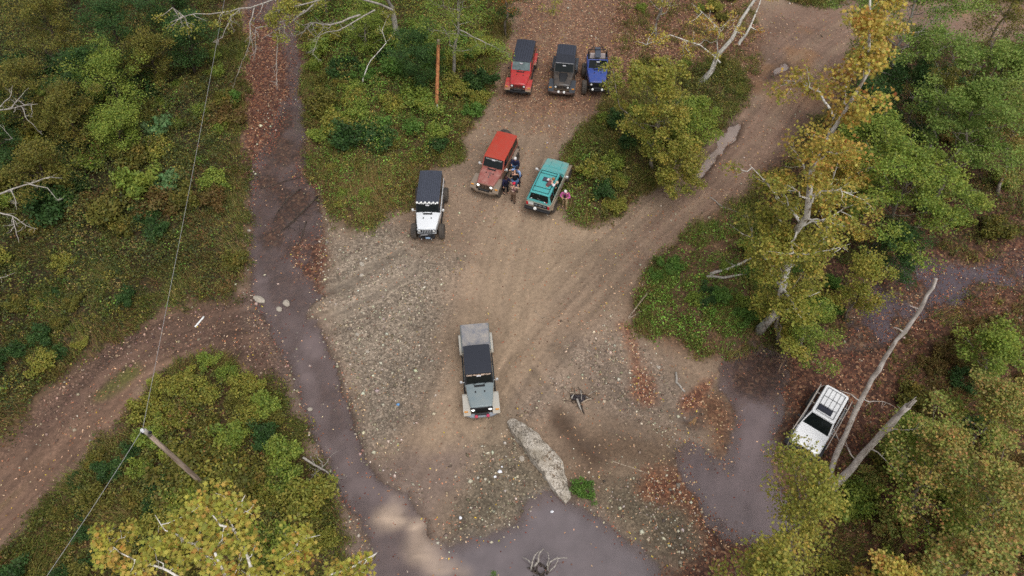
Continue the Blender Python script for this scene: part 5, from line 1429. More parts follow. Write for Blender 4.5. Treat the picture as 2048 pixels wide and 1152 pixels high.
def tree(name, label, base, top, pal, z=None, r0=.16, crown_from=.3, limbs=14, length=2.4, nleaf=5000, leaf=.16, tmpl=LEAF_O, clump=.55, bark='bark_grey', shape='round',
         droop=.1, pal_top=None, extra=(), group=None, seed=1, subs=3, bare_ends=0.0, up=.9, cat='tree', clumps_per=2, leafy=True, flat=.55, stems=1, wob=.035):
    r = random.Random(seed * 77 + 5)
    B = G(*base); bz = hz(*B)
    if z is None: z = auto_z(B, top)
    T = G(top[0], top[1], z)
    root = empty(name, (B[0], B[1], bz - .1)); O = Vector((B[0], B[1], bz - .1))
    tag(root, label, cat, group)
    wood = MB(); tips = []
    Tl = Vector((T[0], T[1], z)) - O
    for st in range(stems):
        t_end = Tl + (Vector((r.uniform(-1, 1), r.uniform(-1, 1), r.uniform(-.3, .1))) * length * .5 if st else Vector())
        trunk = bez((r.uniform(-.2, .2) * (st > 0), r.uniform(-.2, .2) * (st > 0), 0), t_end, 0, wob, 9, r)
        rr = r0 * (1 if not st else .7)
        wood.tube(trunk, [rr * (1.25 if i == 0 else 1) * (1 - .86 * i / 8) for i in range(9)], 9)
        H = t_end.length
        nl = limbs // stems
        for i in range(nl):
            f = crown_from + (1 - crown_from) * ((i + r.random()) / nl) ** .9
            a = i * 2.4 + r.uniform(-.5, .5); g = (f - crown_from) / (1 - crown_from)
            if shape == 'round': k = math.sqrt(max(.08, 1 - (2 * g - .8) ** 2 * .8))
            elif shape == 'cone': k = 1.05 - .8 * g
            elif shape == 'vase': k = .45 + .6 * g
            else: k = 1
            L = length * k * r.uniform(.45, 1.3)
            s0 = along(trunk, min(f, .985)); el = radians(r.uniform(5, 45)) + g * .5
            e0 = s0 + Vector((cos(a) * cos(el), sin(a) * cos(el), sin(el))) * L
            e0.z = max(e0.z, .35)
            lb = bez(s0, e0, -droop * L * r.uniform(.2, 1.2), .07, 6, r); rl = rr * (1 - .8 * f) * .36
            wood.tube(lb, [max(.010, rl * (1 - .8 * q_ / 5)) for q_ in range(6)], 6, False)
            for s in range(subs):
                t = r.uniform(.3, .92); q_ = along(lb, t); a2 = a + r.choice((-1, 1)) * r.uniform(.4, 1.2)
                e2 = q_ + Vector((cos(a2), sin(a2), r.uniform(-.15, .7))) * L * r.uniform(.25, .5)
                e2.z = max(e2.z, .3)
                tw_ = bez(q_, e2, -droop * L * .3, .09, 4, r); wood.tube(tw_, [max(.007, rl * .4), max(.006, rl * .28), .006, .004], 5, False)
                if r.random() > bare_ends: tips += [along(tw_, r.uniform(.6, 1)) for _ in range(clumps_per)]
            if r.random() > bare_ends: tips += [along(lb, r.uniform(.55, 1)) for _ in range(clumps_per)]
        if crown_from < 1: tips += [along(trunk, r.uniform(.9, 1)) for _ in range(2)]
    for ex in extra:
        # hand-placed limb: list of photo points with heights, radius, leafy?
        pts = [Vector((*G(p[0], p[1], p[2]), p[2])) - O for p in ex['pts']]
        fine = [pts[0]]
        for a_, b_ in zip(pts[:-1], pts[1:]): fine += bez(a_, b_, 0, .04, 4, r)[1:]
        n_ = len(fine); wood.tube(fine, [max(.008, ex.get('r', .06) * (1 - .85 * i / (n_ - 1))) for i in range(n_)], 7, False)
        for s in range(int(ex.get('subs', 5) * (1.5 if not ex.get('leaf', True) else 1.15))):
            q_ = along(fine, r.uniform(.25, 1)); Ls = ex.get('len', 1.2) * r.uniform(.5, 1.2)
            d_ = Vector((r.uniform(-1, 1), r.uniform(-1, 1), r.uniform(-.5, .5))); d_ = d_.normalized() * Ls
            d_ += Vector(ex.get('bias', (0, 0, 0))) * Ls
            e_ = q_ + d_; e_.z = max(e_.z, .3)
            tw_ = bez(q_, e_, -.1 * Ls, .1, 5, r); rb_ = ex.get('r', .06) * .38
            wood.tube(tw_, [max(.006, rb_ * (1 - .8 * i / 4)) for i in range(5)], 5, False)
            for _ in range(2):
                q2 = along(tw_, r.uniform(.3, .95)); e2 = q2 + Vector((r.uniform(-1, 1), r.uniform(-1, 1), r.uniform(-.6, .3))) * Ls * .4
                wood.tube(bez(q2, e2, 0, .12, 3, r), [max(.005, rb_ * .4), .005, .004], 4, False)
            if ex.get('leaf', True): tips += [along(tw_, r.uniform(.4, 1)) for _ in range(ex.get('tips', 2))]
    wood.build('trunk', MAT[bark], root, smooth=True)
    if leafy and nleaf and tips:
        nleaf = int(nleaf * LEAF_N); leaf = leaf * LEAF_S
        tp = np.array([tuple(t) for t in tips]); nt = len(tp)
        wts = np.random.default_rng(seed).uniform(.3, 1.7, nt); idx = RG.choice(nt, nleaf, p=wts / wts.sum())
        rad = clump * 1.0 * np.random.default_rng(seed + 1).uniform(.6, 1.3, nt)[idx]
        d = RG.normal(size=(nleaf, 3)); d = d / np.linalg.norm(d, axis=1, keepdims=True) * (RG.random((nleaf, 1)) ** .45)
        C = tp[idx] + d * rad[:, None] * np.array([1, 1, flat]); C[:, 2] = np.maximum(C[:, 2], .08)
        LV, LF = leaves(C, leaf * RG.uniform(.65, 1.25, nleaf), up=up, spread=.7, tmpl=tmpl)
        col = pick(pal[0], nleaf, .14, pal[1])
        # each clump leans to its own hue
        base_c = pick(pal[0], nt, .12, pal[1])[idx]
        col = mix(col, base_c, .38)
        if pal_top is not None:
            hh = (C[:, 2] / max(Tl.z, .1))[:, None]; pc = mix(pick(pal_top[0], nleaf, .14, pal_top[1]), pick(pal_top[0], nt, .1, pal_top[1])[idx], .4)
            col = mix(col, pc, (RG.random((nleaf, 1)) < sstep(.3, .85, hh)))
        col = col * 1.1
        link('crown', np_mesh('crown', LV, LF, col=np.repeat(col, len(tmpl), 0), mats=[MAT['leaf']]), root)
    return root


RIGHT = 'trees of the wooded right side'
LEFTW = 'trees of the dark wood at the upper left'
LOWR = 'autumn trees of the lower right corner'
# the tall leaning sycamore and its neighbours, right of the track
tree('sycamore', 'tall pale-trunked sycamore with orange and yellow top leaning over the right bank', (1515, 665), (1745, 5), P_YG, r0=.25, crown_from=.16, limbs=30, length=3.0, nleaf=9500, leaf=.18, tmpl=LEAF_M, clump=.62, bark='bark_white', shape='cone', pal_top=P_YO, seed=3, bare_ends=.12,
     extra=({'pts': [(1668, 235, 13.5), (1640, 185, 13.6), (1600, 165, 13.2), (1568, 160, 13)], 'r': .06, 'subs': 7, 'len': .9}, {'pts': [(1600, 440, 8), (1560, 400, 9), (1500, 330, 9.6)], 'r': .08, 'subs': 8, 'len': 1.2}, {'pts': [(1570, 520, 6), (1610, 500, 6.5), (1660, 470, 6.5), (1690, 500, 6.2)], 'r': .07, 'subs': 6, 'len': .9, 'leaf': False}, {'pts': [(1620, 400, 9), (1680, 380, 9.5), (1730, 400, 9.5)], 'r': .06, 'subs': 8, 'len': 1}, {'pts': [(1690, 180, 14.5), (1730, 90, 16), (1760, 40, 17)], 'r': .06, 'subs': 12, 'len': 1.1, 'tips': 3}))
tree('sycamore', 'yellow green bushy tree on the mound beneath the tall leaning sycamore', (1560, 690), (1570, 470), P_YG, r0=.12, limbs=20, length=2.4, nleaf=7500, leaf=.16, tmpl=LEAF_M, clump=.55, bark='bark_grey', seed=4, group=RIGHT, crown_from=.15)
tree('sycamore', 'yellow and orange tree close behind the leaning sycamore trunk', (1640, 500), (1680, 290), P_YO, r0=.12, limbs=18, length=2.2, nleaf=6500, leaf=.17, tmpl=LEAF_M, clump=.55, bark='bark_white', seed=5, group=RIGHT, crown_from=.2)
tree('maple_tree', 'big green maple with pale trunk right of the orange sycamore top', (1738, 255), (1850, -60), P_GR, r0=.2, limbs=30, length=4.2, nleaf=17000, leaf=.15, tmpl=LEAF_M, clump=.75, bark='bark_pale', seed=6, group=RIGHT, crown_from=.32, flat=.35)
tree('maple_tree', 'light green maple with layered boughs near the right edge', (1860, 430), (1965, 180), P_GR, r0=.16, limbs=26, length=3.6, nleaf=14500, leaf=.15, tmpl=LEAF_M, clump=.7, bark='bark_grey', seed=7, group=RIGHT, crown_from=.35, flat=.3)
tree('maple_tree', 'yellow green maple spreading above the dark shrub by the upper creek', (1745, 515), (1830, 330), P_GY, r0=.15, limbs=26, length=3.6, nleaf=13500, leaf=.15, tmpl=LEAF_M, clump=.65, bark='bark_grey', seed=8, group=RIGHT, crown_from=.35, flat=.3)
tree('bushy_tree', 'small dark green tree at the edge of the upper creek', (1785, 560), (1805, 455), P_DG, r0=.08, limbs=18, length=1.5, nleaf=6000, leaf=.13, tmpl=LEAF_O, clump=.5, bark='bark_dark', seed=9, group=RIGHT, crown_from=.15)
tree('bushy_tree', 'small yellowing tree with branch tips over the dark creek bend', (1690, 640), (1745, 530), P_YG, r0=.08, limbs=14, length=1.5, nleaf=3500, leaf=.14, tmpl=LEAF_M, clump=.5, seed=10, group=RIGHT, crown_from=.2)
tree('bushy_tree', 'green tree hanging over the head of the dark pool', (1600, 715), (1610, 610), P_GY, r0=.09, limbs=18, length=1.7, nleaf=5200, leaf=.13, tmpl=LEAF_O, clump=.5, seed=11, group=RIGHT, crown_from=.15)
tree('autumn_tree', 'orange brown tree on the right edge beside the light green maple', (1985, 400), (2050, 200), P_OB, r0=.12, limbs=18, length=2.6, nleaf=7000, leaf=.14, clump=.6, seed=12, group=RIGHT)
tree('maple_tree', 'dull green maple filling the upper right corner', (1940, 190), (2040, -30), P_OL, r0=.16, limbs=20, length=3.0, nleaf=8000, leaf=.14, clump=.65, seed=13, group=RIGHT)
tree('maple_tree', 'fresh green maple low beside the muddy road bend', (1700, 330), (1750, 170), P_DG, r0=.12, limbs=18, length=2.2, nleaf=7000, leaf=.14, clump=.6, seed=14, group=RIGHT, crown_from=.2)
tree('autumn_tree', 'brown and yellow tree in the gap between the two green maples', (1850, 330), (1900, 140), P_OL, r0=.1, limbs=14, length=1.8, nleaf=2600, leaf=.14, clump=.5, seed=15, group=RIGHT, bare_ends=.4, bark='bark_pale')
tree('bare_tree', 'leafless grey tree with fanned stems among the green maples', (1830, 230), (1960, 95), P_OL, z=5.5, r0=.07, limbs=12, length=1.6, nleaf=500, leaf=.14, seed=16, stems=4, bark='bark_pale', crown_from=.4, shape='vase', bare_ends=.8)

tree('maple_tree', 'mid green maple in the middle of the right wood behind the bare stems', (1930, 330), (2010, 110), P_GR, r0=.13, limbs=22, length=3.0, nleaf=9000, leaf=.15, tmpl=LEAF_M, clump=.65, seed=17, group=RIGHT, crown_from=.3, flat=.35)
tree('maple_tree', 'yellow green maple close to the right of the leaning sycamore', (1690, 420), (1750, 250), P_GY, r0=.12, limbs=22, length=2.4, nleaf=8500, leaf=.15, tmpl=LEAF_M, clump=.6, seed=18, group=RIGHT, crown_from=.25, flat=.4)
tree('maple_tree', 'olive tree at the right edge above the orange brown one', (2060, 260), (2110, 60), P_OL, r0=.12, limbs=20, length=2.8, nleaf=6500, leaf=.14, clump=.6, seed=19, group=RIGHT, crown_from=.3)
tree('maple_tree', 'shaded green maple under the big pale-trunked one', (1800, 300), (1840, 140), P_DG, r0=.12, limbs=22, length=2.8, nleaf=9000, leaf=.14, clump=.6, seed=20, group=RIGHT, crown_from=.25)

# around the clearing
tree('poplar', 'yellow green spreading tree on the island between the two roads', (1305, 345), (1322, 150), P_YG, r0=.13, limbs=26, length=2.9, nleaf=9000, leaf=.17, tmpl=LEAF_M, clump=.55, bark='bark_grey', seed=21, crown_from=.2, extra=({'pts': [(1290, 260, 3.2), (1240, 215, 3.8), (1225, 135, 4.2), (1190, 130, 4.4)], 'r': .05, 'subs': 9, 'len': .8},))
tree('bushy_tree', 'green and yellow tree low on the island beside the puddled road', (1370, 305), (1392, 205), P_GY, r0=.1, limbs=18, length=1.6, nleaf=5200, leaf=.15, tmpl=LEAF_M, clump=.5, seed=22, crown_from=.15)
tree('bushy_tree', 'short yellow tree at the foot of the island thicket', (1345, 400), (1350, 300), P_YG, r0=.08, limbs=16, length=1.8, nleaf=5200, leaf=.15, tmpl=LEAF_M, clump=.5, seed=23, crown_from=.15)
tree('birch', 'white forked birch leaning right over the top of the muddy road', (1395, 178), (1590, -100), P_YO, z=9.5, r0=.2, limbs=5, length=2.4, nleaf=1800, leaf=.16, tmpl=LEAF_M, clump=.5, bark='bark_white', seed=24, crown_from=.55, subs=2,
     extra=({'pts': [(1478, 88, 4.4), (1492, 68, 5.2), (1510, 30, 6.4), (1530, -20, 7.6)], 'r': .12, 'subs': 3, 'len': 1.4}, {'pts': [(1440, 125, 2.6), (1400, 90, 4), (1340, 70, 4.4), (1290, 90, 4.2)], 'r': .06, 'subs': 14, 'len': 1.4}, {'pts': [(1430, 130, 2.2), (1440, 60, 5), (1400, 20, 6)], 'r': .06, 'subs': 12, 'len': 1.5}))
tree('slender_tree', 'thin grey trunk standing in the leaf litter at the top edge', (1310, 78), (1330, -90), P_YG, r0=.13, limbs=10, length=2.2, nleaf=1500, leaf=.15, tmpl=LEAF_M, clump=.5, seed=25, crown_from=.25, bark='bark_pale', bare_ends=.3)
tree('slender_tree', 'sparse yellow tree at the top edge above the parked vehicles', (1135, -30), (1115, -150), P_YG, r0=.08, limbs=14, length=2.3, nleaf=1600, leaf=.14, tmpl=LEAF_M, clump=.5, seed=26, crown_from=.2, extra=({'pts': [(1130, -60, 3), (1115, -10, 3.6), (1105, 30, 3.4)], 'r': .04, 'subs': 9, 'len': .9},))
tree('autumn_tree', 'dark tree with orange sprays at the top beside the red jeep', (1012, 75), (1010, -70), P_DG, r0=.12, limbs=18, length=1.7, nleaf=4200, leaf=.14, clump=.5, seed=27, pal_top=P_OR)
# the big sycamore over the stream, its white limbs reaching left and down
tree('sycamore', 'grey sycamore behind the stream with bare white limbs trailing over the water', (800, 100), (750, -240), P_YG, z=12.5, r0=.24, limbs=10, length=3.0, nleaf=5200, leaf=.15, tmpl=LEAF_M, clump=.6, bark='bark_pale', seed=31, crown_from=.4,
     extra=({'pts': [(785, 20, 6), (700, -10, 8), (600, -15, 8.6), (500, 15, 8.6), (440, 25, 8.4), (368, 33, 8), (345, 15, 8.2)], 'r': .075, 'subs': 18, 'len': 1.2, 'bias': (0, -.4, -.4), 'tips': 1},
            {'pts': [(368, 33, 8), (340, 46, 7.8)], 'r': .04, 'subs': 2, 'len': .4, 'leaf': False},
            {'pts': [(480, 18, 8.6), (465, 32, 8.2), (445, 75, 7.4), (425, 85, 7.2)], 'r': .045, 'subs': 6, 'len': .7, 'leaf': False, 'bias': (0, -.5, -.3)},
            {'pts': [(510, 10, 8.6), (500, 45, 8), (502, 75, 7.4), (494, 100, 6.6), (480, 135, 5.6)], 'r': .045, 'subs': 6, 'len': .8, 'leaf': False, 'bias': (0, -.6, -.4)},
            {'pts': [(585, -10, 8.6), (575, 40, 8), (512, 55, 7.6), (511, 85, 6.8), (509, 120, 5.8)], 'r': .05, 'subs': 7, 'len': .8, 'leaf': False, 'bias': (0, -.6, -.4)},
            {'pts': [(640, 0, 8.4), (600, 30, 8), (548, 62, 7.4), (525, 78, 7)], 'r': .06, 'subs': 9, 'len': .9, 'bias': (0, -.4, -.2), 'tips': 1},
            {'pts': [(610, 20, 8.2), (560, 60, 7.2), (553, 120, 6), (554, 180, 4.8)], 'r': .05, 'subs': 7, 'len': .8, 'leaf': False, 'bias': (0, -.5, -.5)},
            {'pts': [(720, 30, 6.5), (660, 50, 6.6), (620, 45, 6.4), (600, 75, 5.8)], 'r': .07, 'subs': 10, 'len': 1.1, 'bias': (0, -.4, -.1), 'leaf': False},
            {'pts': [(750, 20, 7), (690, 55, 6.4), (640, 70, 6), (625, 110, 5)], 'r': .05, 'subs': 8, 'len': .8, 'leaf': False},
            {'pts': [(700, -10, 8), (620, 5, 8.5), (560, 20, 8.4), (530, 30, 8.2)], 'r': .06, 'subs': 14, 'len': 1.1, 'tips': 3}))
tree('sycamore', 'pale yellow green tree hanging over the left side of the parking area', (905, 165), (930, -40), P_GY, r0=.14, limbs=22, length=2.8, nleaf=6500, leaf=.13, clump=.55, bark='bark_pale', seed=32, crown_from=.3, extra=({'pts': [(920, 60, 5), (960, 80, 5.2), (1000, 100, 5), (1030, 112, 4.8)], 'r': .05, 'subs': 12, 'len': .8},))
tree('bushy_tree', 'soft dark green tree behind the tall brown post', (842, 195), (835, 70), P_DG, r0=.1, limbs=24, length=1.9, nleaf=9000, leaf=.12, clump=.55, seed=33, crown_from=.1, bark='bark_dark')
tree('bushy_tree', 'yellow green tree over the thicket between stream and post', (735, 120), (730, 10), P_GY, r0=.1, limbs=20, length=2.4, nleaf=5200, leaf=.13, clump=.55, seed=34, crown_from=.2)
tree('slender_tree', 'thin crooked white stem rising from the thicket beside the stream', (728, 188), (785, 25), P_YG, z=4.6, r0=.055, limbs=6, length=.9, nleaf=500, leaf=.12, clump=.35, bark='bark_white', seed=35, crown_from=.6, wob=.06)
tree('autumn_tree', 'olive tree with orange tints at the top edge over the stream', (655, 45), (650, -70), P_OL, r0=.12, limbs=18, length=2.2, nleaf=4200, leaf=.13, clump=.55, seed=36, pal_top=P_OB)
# the left wood
LW = [('olive tree with brown gaps in the upper left corner', (150, 175), (75, 15), P_OL, 3.0, 41), ('dull yellow green tree left of the wood', (75, 290), (20, 140), P_OL, 2.8, 42), ('dark green tree inside the upper left wood', (260, 160), (215, 15), P_DG, 2.6, 43),
      ('green tree with yellow sprays near the middle of the wood', (255, 250), (215, 120), P_GY, 2.2, 44), ('dark tree under the reaching white limbs', (365, 95), (340, -40), P_DG, 2.4, 45), ('yellowing tree with pale leaves right of the wood', (325, 190), (290, 80), P_OL, 2.0, 46),
      ('rusty olive tree low in the left wood', (165, 320), (125, 190), P_OL, 2.0, 47), ('shadowy green tree at the top edge of the wood', (120, 60), (60, -120), P_OL, 3.0, 48), ('dark green tree at the top edge above the left bank', (460, -10), (445, -120), P_DG, 2.4, 49), ('tall olive tree beyond the top of the wood', (300, 40), (265, -110), P_OL, 2.8, 50),
      ('low dark green tree in the middle of the wood', (200, 230), (160, 110), P_DG, 2.2, 51), ('dark bushy tree on the left edge of the wood', (20, 380), (-50, 240), P_DG, 2.4, 52), ('olive bushy tree beside the bleached branches', (110, 420), (70, 300), P_OL, 1.9, 53), ('dark green tree over the right end of the wood', (395, 160), (375, 40), P_DG, 1.8, 54), ('small green tree at the foot of the wood', (255, 330), (230, 230), P_GY, 1.7, 57)]
for lb, b_, t_, pl_, ln_, sd_ in LW:
    tree('woodland_tree', lb, b_, t_, pl_, r0=.13, limbs=22, length=ln_, nleaf=7000, leaf=.14, clump=.6, seed=sd_, crown_from=.25, bark='bark_dark', group=LEFTW)
# bare, bleached branches at the left edge
tree('dead_tree', 'bleached bare branches reaching in from the left edge above', (-80, 330), (-150, 150), P_OL, z=5.5, r0=.16, limbs=0, leafy=False, bark='bark_pale', seed=55,
     extra=({'pts': [(-120, 230, 4), (-30, 222, 5), (20, 218, 5.2), (50, 210, 5.2), (75, 208, 5.2)], 'r': .07, 'subs': 7, 'len': .7, 'leaf': False}, {'pts': [(-10, 220, 5.1), (20, 195, 5.4), (25, 170, 5.6)], 'r': .04, 'subs': 3, 'len': .5, 'leaf': False}, {'pts': [(20, 218, 5.2), (35, 200, 5.4), (58, 175, 5.6)], 'r': .035, 'subs': 3, 'len': .4, 'leaf': False}, {'pts': [(-30, 260, 4.6), (0, 250, 4.8), (25, 278, 4.4)], 'r': .05, 'subs': 3, 'len': .5, 'leaf': False}, {'pts': [(45, 215, 5.2), (55, 240, 5), (85, 270, 4.6)], 'r': .03, 'subs': 3, 'len': .4, 'leaf': False}))
tree('dead_tree', 'bleached bare branches reaching in from the left edge below', (-80, 520), (-160, 330), P_OL, z=5, r0=.16, limbs=0, leafy=False, bark='bark_pale', seed=56,
     extra=({'pts': [(-110, 420, 4), (0, 388, 4.6), (30, 376, 4.8), (58, 368, 4.8), (100, 354, 4.8), (125, 356, 4.7)], 'r': .07, 'subs': 5, 'len': .6, 'leaf': False}, {'pts': [(58, 368, 4.8), (95, 376, 4.6), (118, 402, 4.3)], 'r': .04, 'subs': 4, 'len': .4, 'leaf': False}, {'pts': [(22, 380, 4.8), (32, 405, 4.5), (33, 420, 4.3)], 'r': .035, 'subs': 3, 'len': .4, 'leaf': False},
            {'pts': [(-90, 450, 4), (0, 425, 4.4), (25, 432, 4.3), (32, 460, 4), (38, 485, 3.7)], 'r': .06, 'subs': 5, 'len': .5, 'leaf': False}, {'pts': [(25, 432, 4.3), (50, 450, 4), (75, 458, 3.8)], 'r': .035, 'subs': 4, 'len': .4, 'leaf': False}, {'pts': [(-90, 560, 3), (0, 556, 3.2), (30, 545, 3.4)], 'r': .03, 'subs': 3, 'len': .4, 'leaf': False}))
# lower right
tree('maple_tree', 'yellow green maple hanging over the hood of the white suv', (1560, 1160), (1635, 960), P_YG, r0=.12, limbs=22, length=1.7, nleaf=4600, leaf=.15, tmpl=LEAF_M, clump=.55, seed=61, group=LOWR, crown_from=.25, pal_top=P_YG, extra=({'pts': [(1600, 1000, 6), (1585, 930, 6.2), (1575, 890, 6), (1588, 850, 5.8)], 'r': .04, 'subs': 10, 'len': .6, 'tips': 2}, {'pts': [(1610, 1000, 6), (1622, 930, 6.2), (1615, 890, 6)], 'r': .04, 'subs': 5, 'len': .4, 'tips': 1}))
tree('autumn_tree', 'orange flecked tree at the bottom edge beside the creek', (1480, 1330), (1545, 1130), P_OB, r0=.14, limbs=22, length=1.9, nleaf=5000, leaf=.15, tmpl=LEAF_M, clump=.55, seed=62, group=LOWR, crown_from=.25, pal_top=P_YG)
tree('autumn_tree', 'rusty red tree behind the broken snag', (1810, 1030), (1890, 870), P_GY, r0=.13, limbs=24, length=2.4, nleaf=5270, leaf=.15, tmpl=LEAF_M, clump=.6, seed=63, group=LOWR, crown_from=.25, pal_top=P_OB)
tree('autumn_tree', 'orange tree at the right edge below the broken snag', (1905, 1130), (2010, 950), P_GY, r0=.13, limbs=24, length=2.5, nleaf=5270, leaf=.16, tmpl=LEAF_M, clump=.6, seed=64, group=LOWR, crown_from=.25, pal_top=P_OB)
tree('autumn_tree', 'brown orange tree in the lower right corner', (1840, 1270), (1960, 1090), P_GY, r0=.13, limbs=24, length=2.3, nleaf=4960, leaf=.17, tmpl=LEAF_M, clump=.55, seed=65, group=LOWR, crown_from=.25, pal_top=P_OB)
tree('autumn_tree', 'olive and red tree by the right edge beneath the light green shrub', (1935, 900), (2020, 790), P_GY, r0=.1, limbs=20, length=2.0, nleaf=6000, leaf=.14, tmpl=LEAF_M, clump=.55, seed=66, group=LOWR, crown_from=.25, pal_top=P_OB)
tree('bushy_tree', 'light yellow green tree alone at the right edge over dark litter', (1950, 765), (2005, 680), P_GY, r0=.08, limbs=18, length=1.7, nleaf=4800, leaf=.14, tmpl=LEAF_M, clump=.5, seed=67, group=LOWR, crown_from=.3)
tree('bushy_tree', 'green leafy tree just right of the broken snag', (1790, 960), (1840, 850), P_GY, r0=.08, limbs=18, length=1.6, nleaf=5000, leaf=.13, tmpl=LEAF_O, clump=.5, seed=68, group=LOWR, crown_from=.2)
tree('autumn_tree', 'yellow and orange sprays low at the bottom edge right of the dark hollow', (1720, 1330), (1810, 1150), P_YO, r0=.1, limbs=18, length=1.7, nleaf=5000, leaf=.17, tmpl=LEAF_M, clump=.5, seed=69, group=LOWR, crown_from=.3)
# the near sycamore at the bottom left, close below the camera
tree('sycamore', 'golden sycamore crown close to the camera at the bottom left', (560, 1560), (440, 1120), P_GOLD, z=16, r0=.22, limbs=0, length=2.0, nleaf=2500, leaf=.175, tmpl=LEAF_M, clump=.42, bark='bark_white', seed=71, crown_from=.6, shape='round', up=1.3, bare_ends=.15,
     extra=({'pts': [(500, 1200, 13.5), (440, 1140, 14.4), (390, 1090, 15), (330, 1060, 15.2), (310, 1030, 15.4)], 'r': .045, 'subs': 9, 'len': .65}, {'pts': [(420, 1180, 14), (330, 1140, 14.6), (250, 1110, 15), (215, 1090, 15)], 'r': .045, 'subs': 10, 'len': .65}, {'pts': [(520, 1180, 14), (490, 1100, 15), (460, 1040, 15.6), (490, 990, 15.8)], 'r': .05, 'subs': 10, 'len': .7}, {'pts': [(470, 1060, 15.5), (440, 1050, 15.6), (410, 1010, 15.8)], 'r': .05, 'subs': 6, 'len': .5},
            {'pts': [(540, 1190, 13.5), (580, 1120, 14.2), (600, 1080, 14.6), (640, 1070, 14.8)], 'r': .045, 'subs': 9, 'len': .6}, {'pts': [(600, 1200, 13), (660, 1150, 13.6), (720, 1125, 13.8), (755, 1105, 14)], 'r': .05, 'subs': 7, 'len': .5}))

# standing dead trunks
def snag(label, pts, r0, r1, twigs, seed, jag=False):
    r = random.Random(seed); B = G(pts[0][0], pts[0][1], 0); bz = hz(*B); O = Vector((B[0], B[1], bz - .15))
    root = empty('dead_tree', tuple(O)); tag(root, label, 'dead tree')
    P = [Vector((*G(p[0], p[1], p[2]), p[2])) - O for p in pts]; P[0] = Vector((0, 0, 0))
    fine = [P[0]]
    for a_, b_ in zip(P[:-1], P[1:]): fine += bez(a_, b_, 0, .018, 5, r)[1:]
    n_ = len(fine); rr = [(r0 + (r1 - r0) * i / (n_ - 1)) * r.uniform(.9, 1.1) for i in range(n_)]; rr[0] *= 1.35
    m = MB(); m.tube(fine, rr, 12)
    if jag:
        e = fine[-1]; d = (fine[-1] - fine[-2]).normalized()
        for q_ in range(5):
            a = q_ * 1.3; o = Vector((cos(a), sin(a), 0)) * r1 * .55; m.tube([e + o - d * .25, e + o + d * r.uniform(.2, .8)], [r1 * .45, .01], 5)
    m.build('trunk', MAT['bark_dead'], root, smooth=True)
    for (t, dx, dy, dz, L) in twigs:
        q_ = along(fine, t); m = MB(); d = Vector((dx, dy, dz)).normalized() * L
        lb = bez(q_, q_ + d, 0, .1, 5, r); m.tube(lb, [.04, .03, .022, .014, .006], 6)
        for _ in range(4):
            a_ = along(lb, r.uniform(.4, .95)); m.tube(bez(a_, a_ + Vector((r.uniform(-1, 1), r.uniform(-1, 1), r.uniform(-.5, .5))) * L * .35, 0, .12, 3, r), [.012, .008, .004], 4)
        m.build('branch', MAT['bark_dead'], root, smooth=True)
    return root


snag('long bleached dead trunk leaning up to the right past the white suv', [(1655, 960, 0), (1690, 870, 3.0), (1735, 775, 5.6), (1780, 700, 7.8), (1840, 620, 10.2), (1872, 558, 12)], .135, .065, [(.15, -.3, .8, .5, .9), (.34, -.8, .5, .1, 1.0), (.35, .9, -.3, .2, 1.2), (.7, -.9, .3, .1, .5), (.8, -.9, .3, .2, .5)], 81)
snag('short broken dead trunk with a jagged end behind the long bleached one', [(1660, 985, 0), (1720, 915, 2.6), (1775, 855, 5.0), (1815, 812, 7.0)], .18, .13, [(.45, .5, -.7, .2, 1.6), (.6, .9, .1, .5, 1.8), (.75, .6, .7, .2, .8), (.3, -.5, .8, .3, 1.2)], 82, True)

# ------------------------------------------------------------------ shrubs: one of each kind and colour, then copies
def shrub_mesh(pal, seed, n=1500, leaf=.12, tmpl=LEAF_O, tall=1.0):
    r = random.Random(seed); st = MB(); tips = []
    for i in range(9):
        a = i * 2.4 + r.uniform(-.4, .4); sp = r.uniform(.25, .95)
        e_ = Vector((cos(a) * sp, sin(a) * sp, tall * r.uniform(.55, 1.0) * (1.1 - .45 * sp)))
        lb = bez((cos(a) * .06, sin(a) * .06, -.05), e_, .05, .08, 5, r); st.tube(lb, [.022, .018, .014, .010, .005], 5, False)
        tips += [along(lb, r.uniform(.45, 1)) for _ in range(4)]
        for _ in range(2):
            q_ = along(lb, r.uniform(.4, .9)); e2 = q_ + Vector((r.uniform(-1, 1), r.uniform(-1, 1), r.uniform(-.2, .6))) * .4; e2.z = max(.12, e2.z)
            st.tube(bez(q_, e2, 0, .1, 3, r), [.01, .007, .004], 4, False); tips += [e2, along([q_, e2], .6)]
    tp = np.array([tuple(t) for t in tips]); nt = len(tp); g = np.random.default_rng(seed)
    w = g.uniform(.3, 1.7, nt); idx = g.choice(nt, n, p=w / w.sum())
    d = g.normal(size=(n, 3)); d = d / np.linalg.norm(d, axis=1, keepdims=True) * g.random((n, 1)) ** .5
    C = tp[idx] + d * .26 * np.array([1, 1, .75]); C[:, 2] = np.maximum(C[:, 2], .06)
    LV, LF = leaves(C, leaf * g.uniform(.65, 1.25, n), up=.9, spread=.75, tmpl=tmpl)
    col = mix(pick(pal[0], n, .15, pal[1]), pick(pal[0], nt, .15, pal[1])[idx], .5)
    return np_mesh('foliage', LV, LF, col=np.repeat(col, len(tmpl), 0), mats=[MAT['leaf']]), st


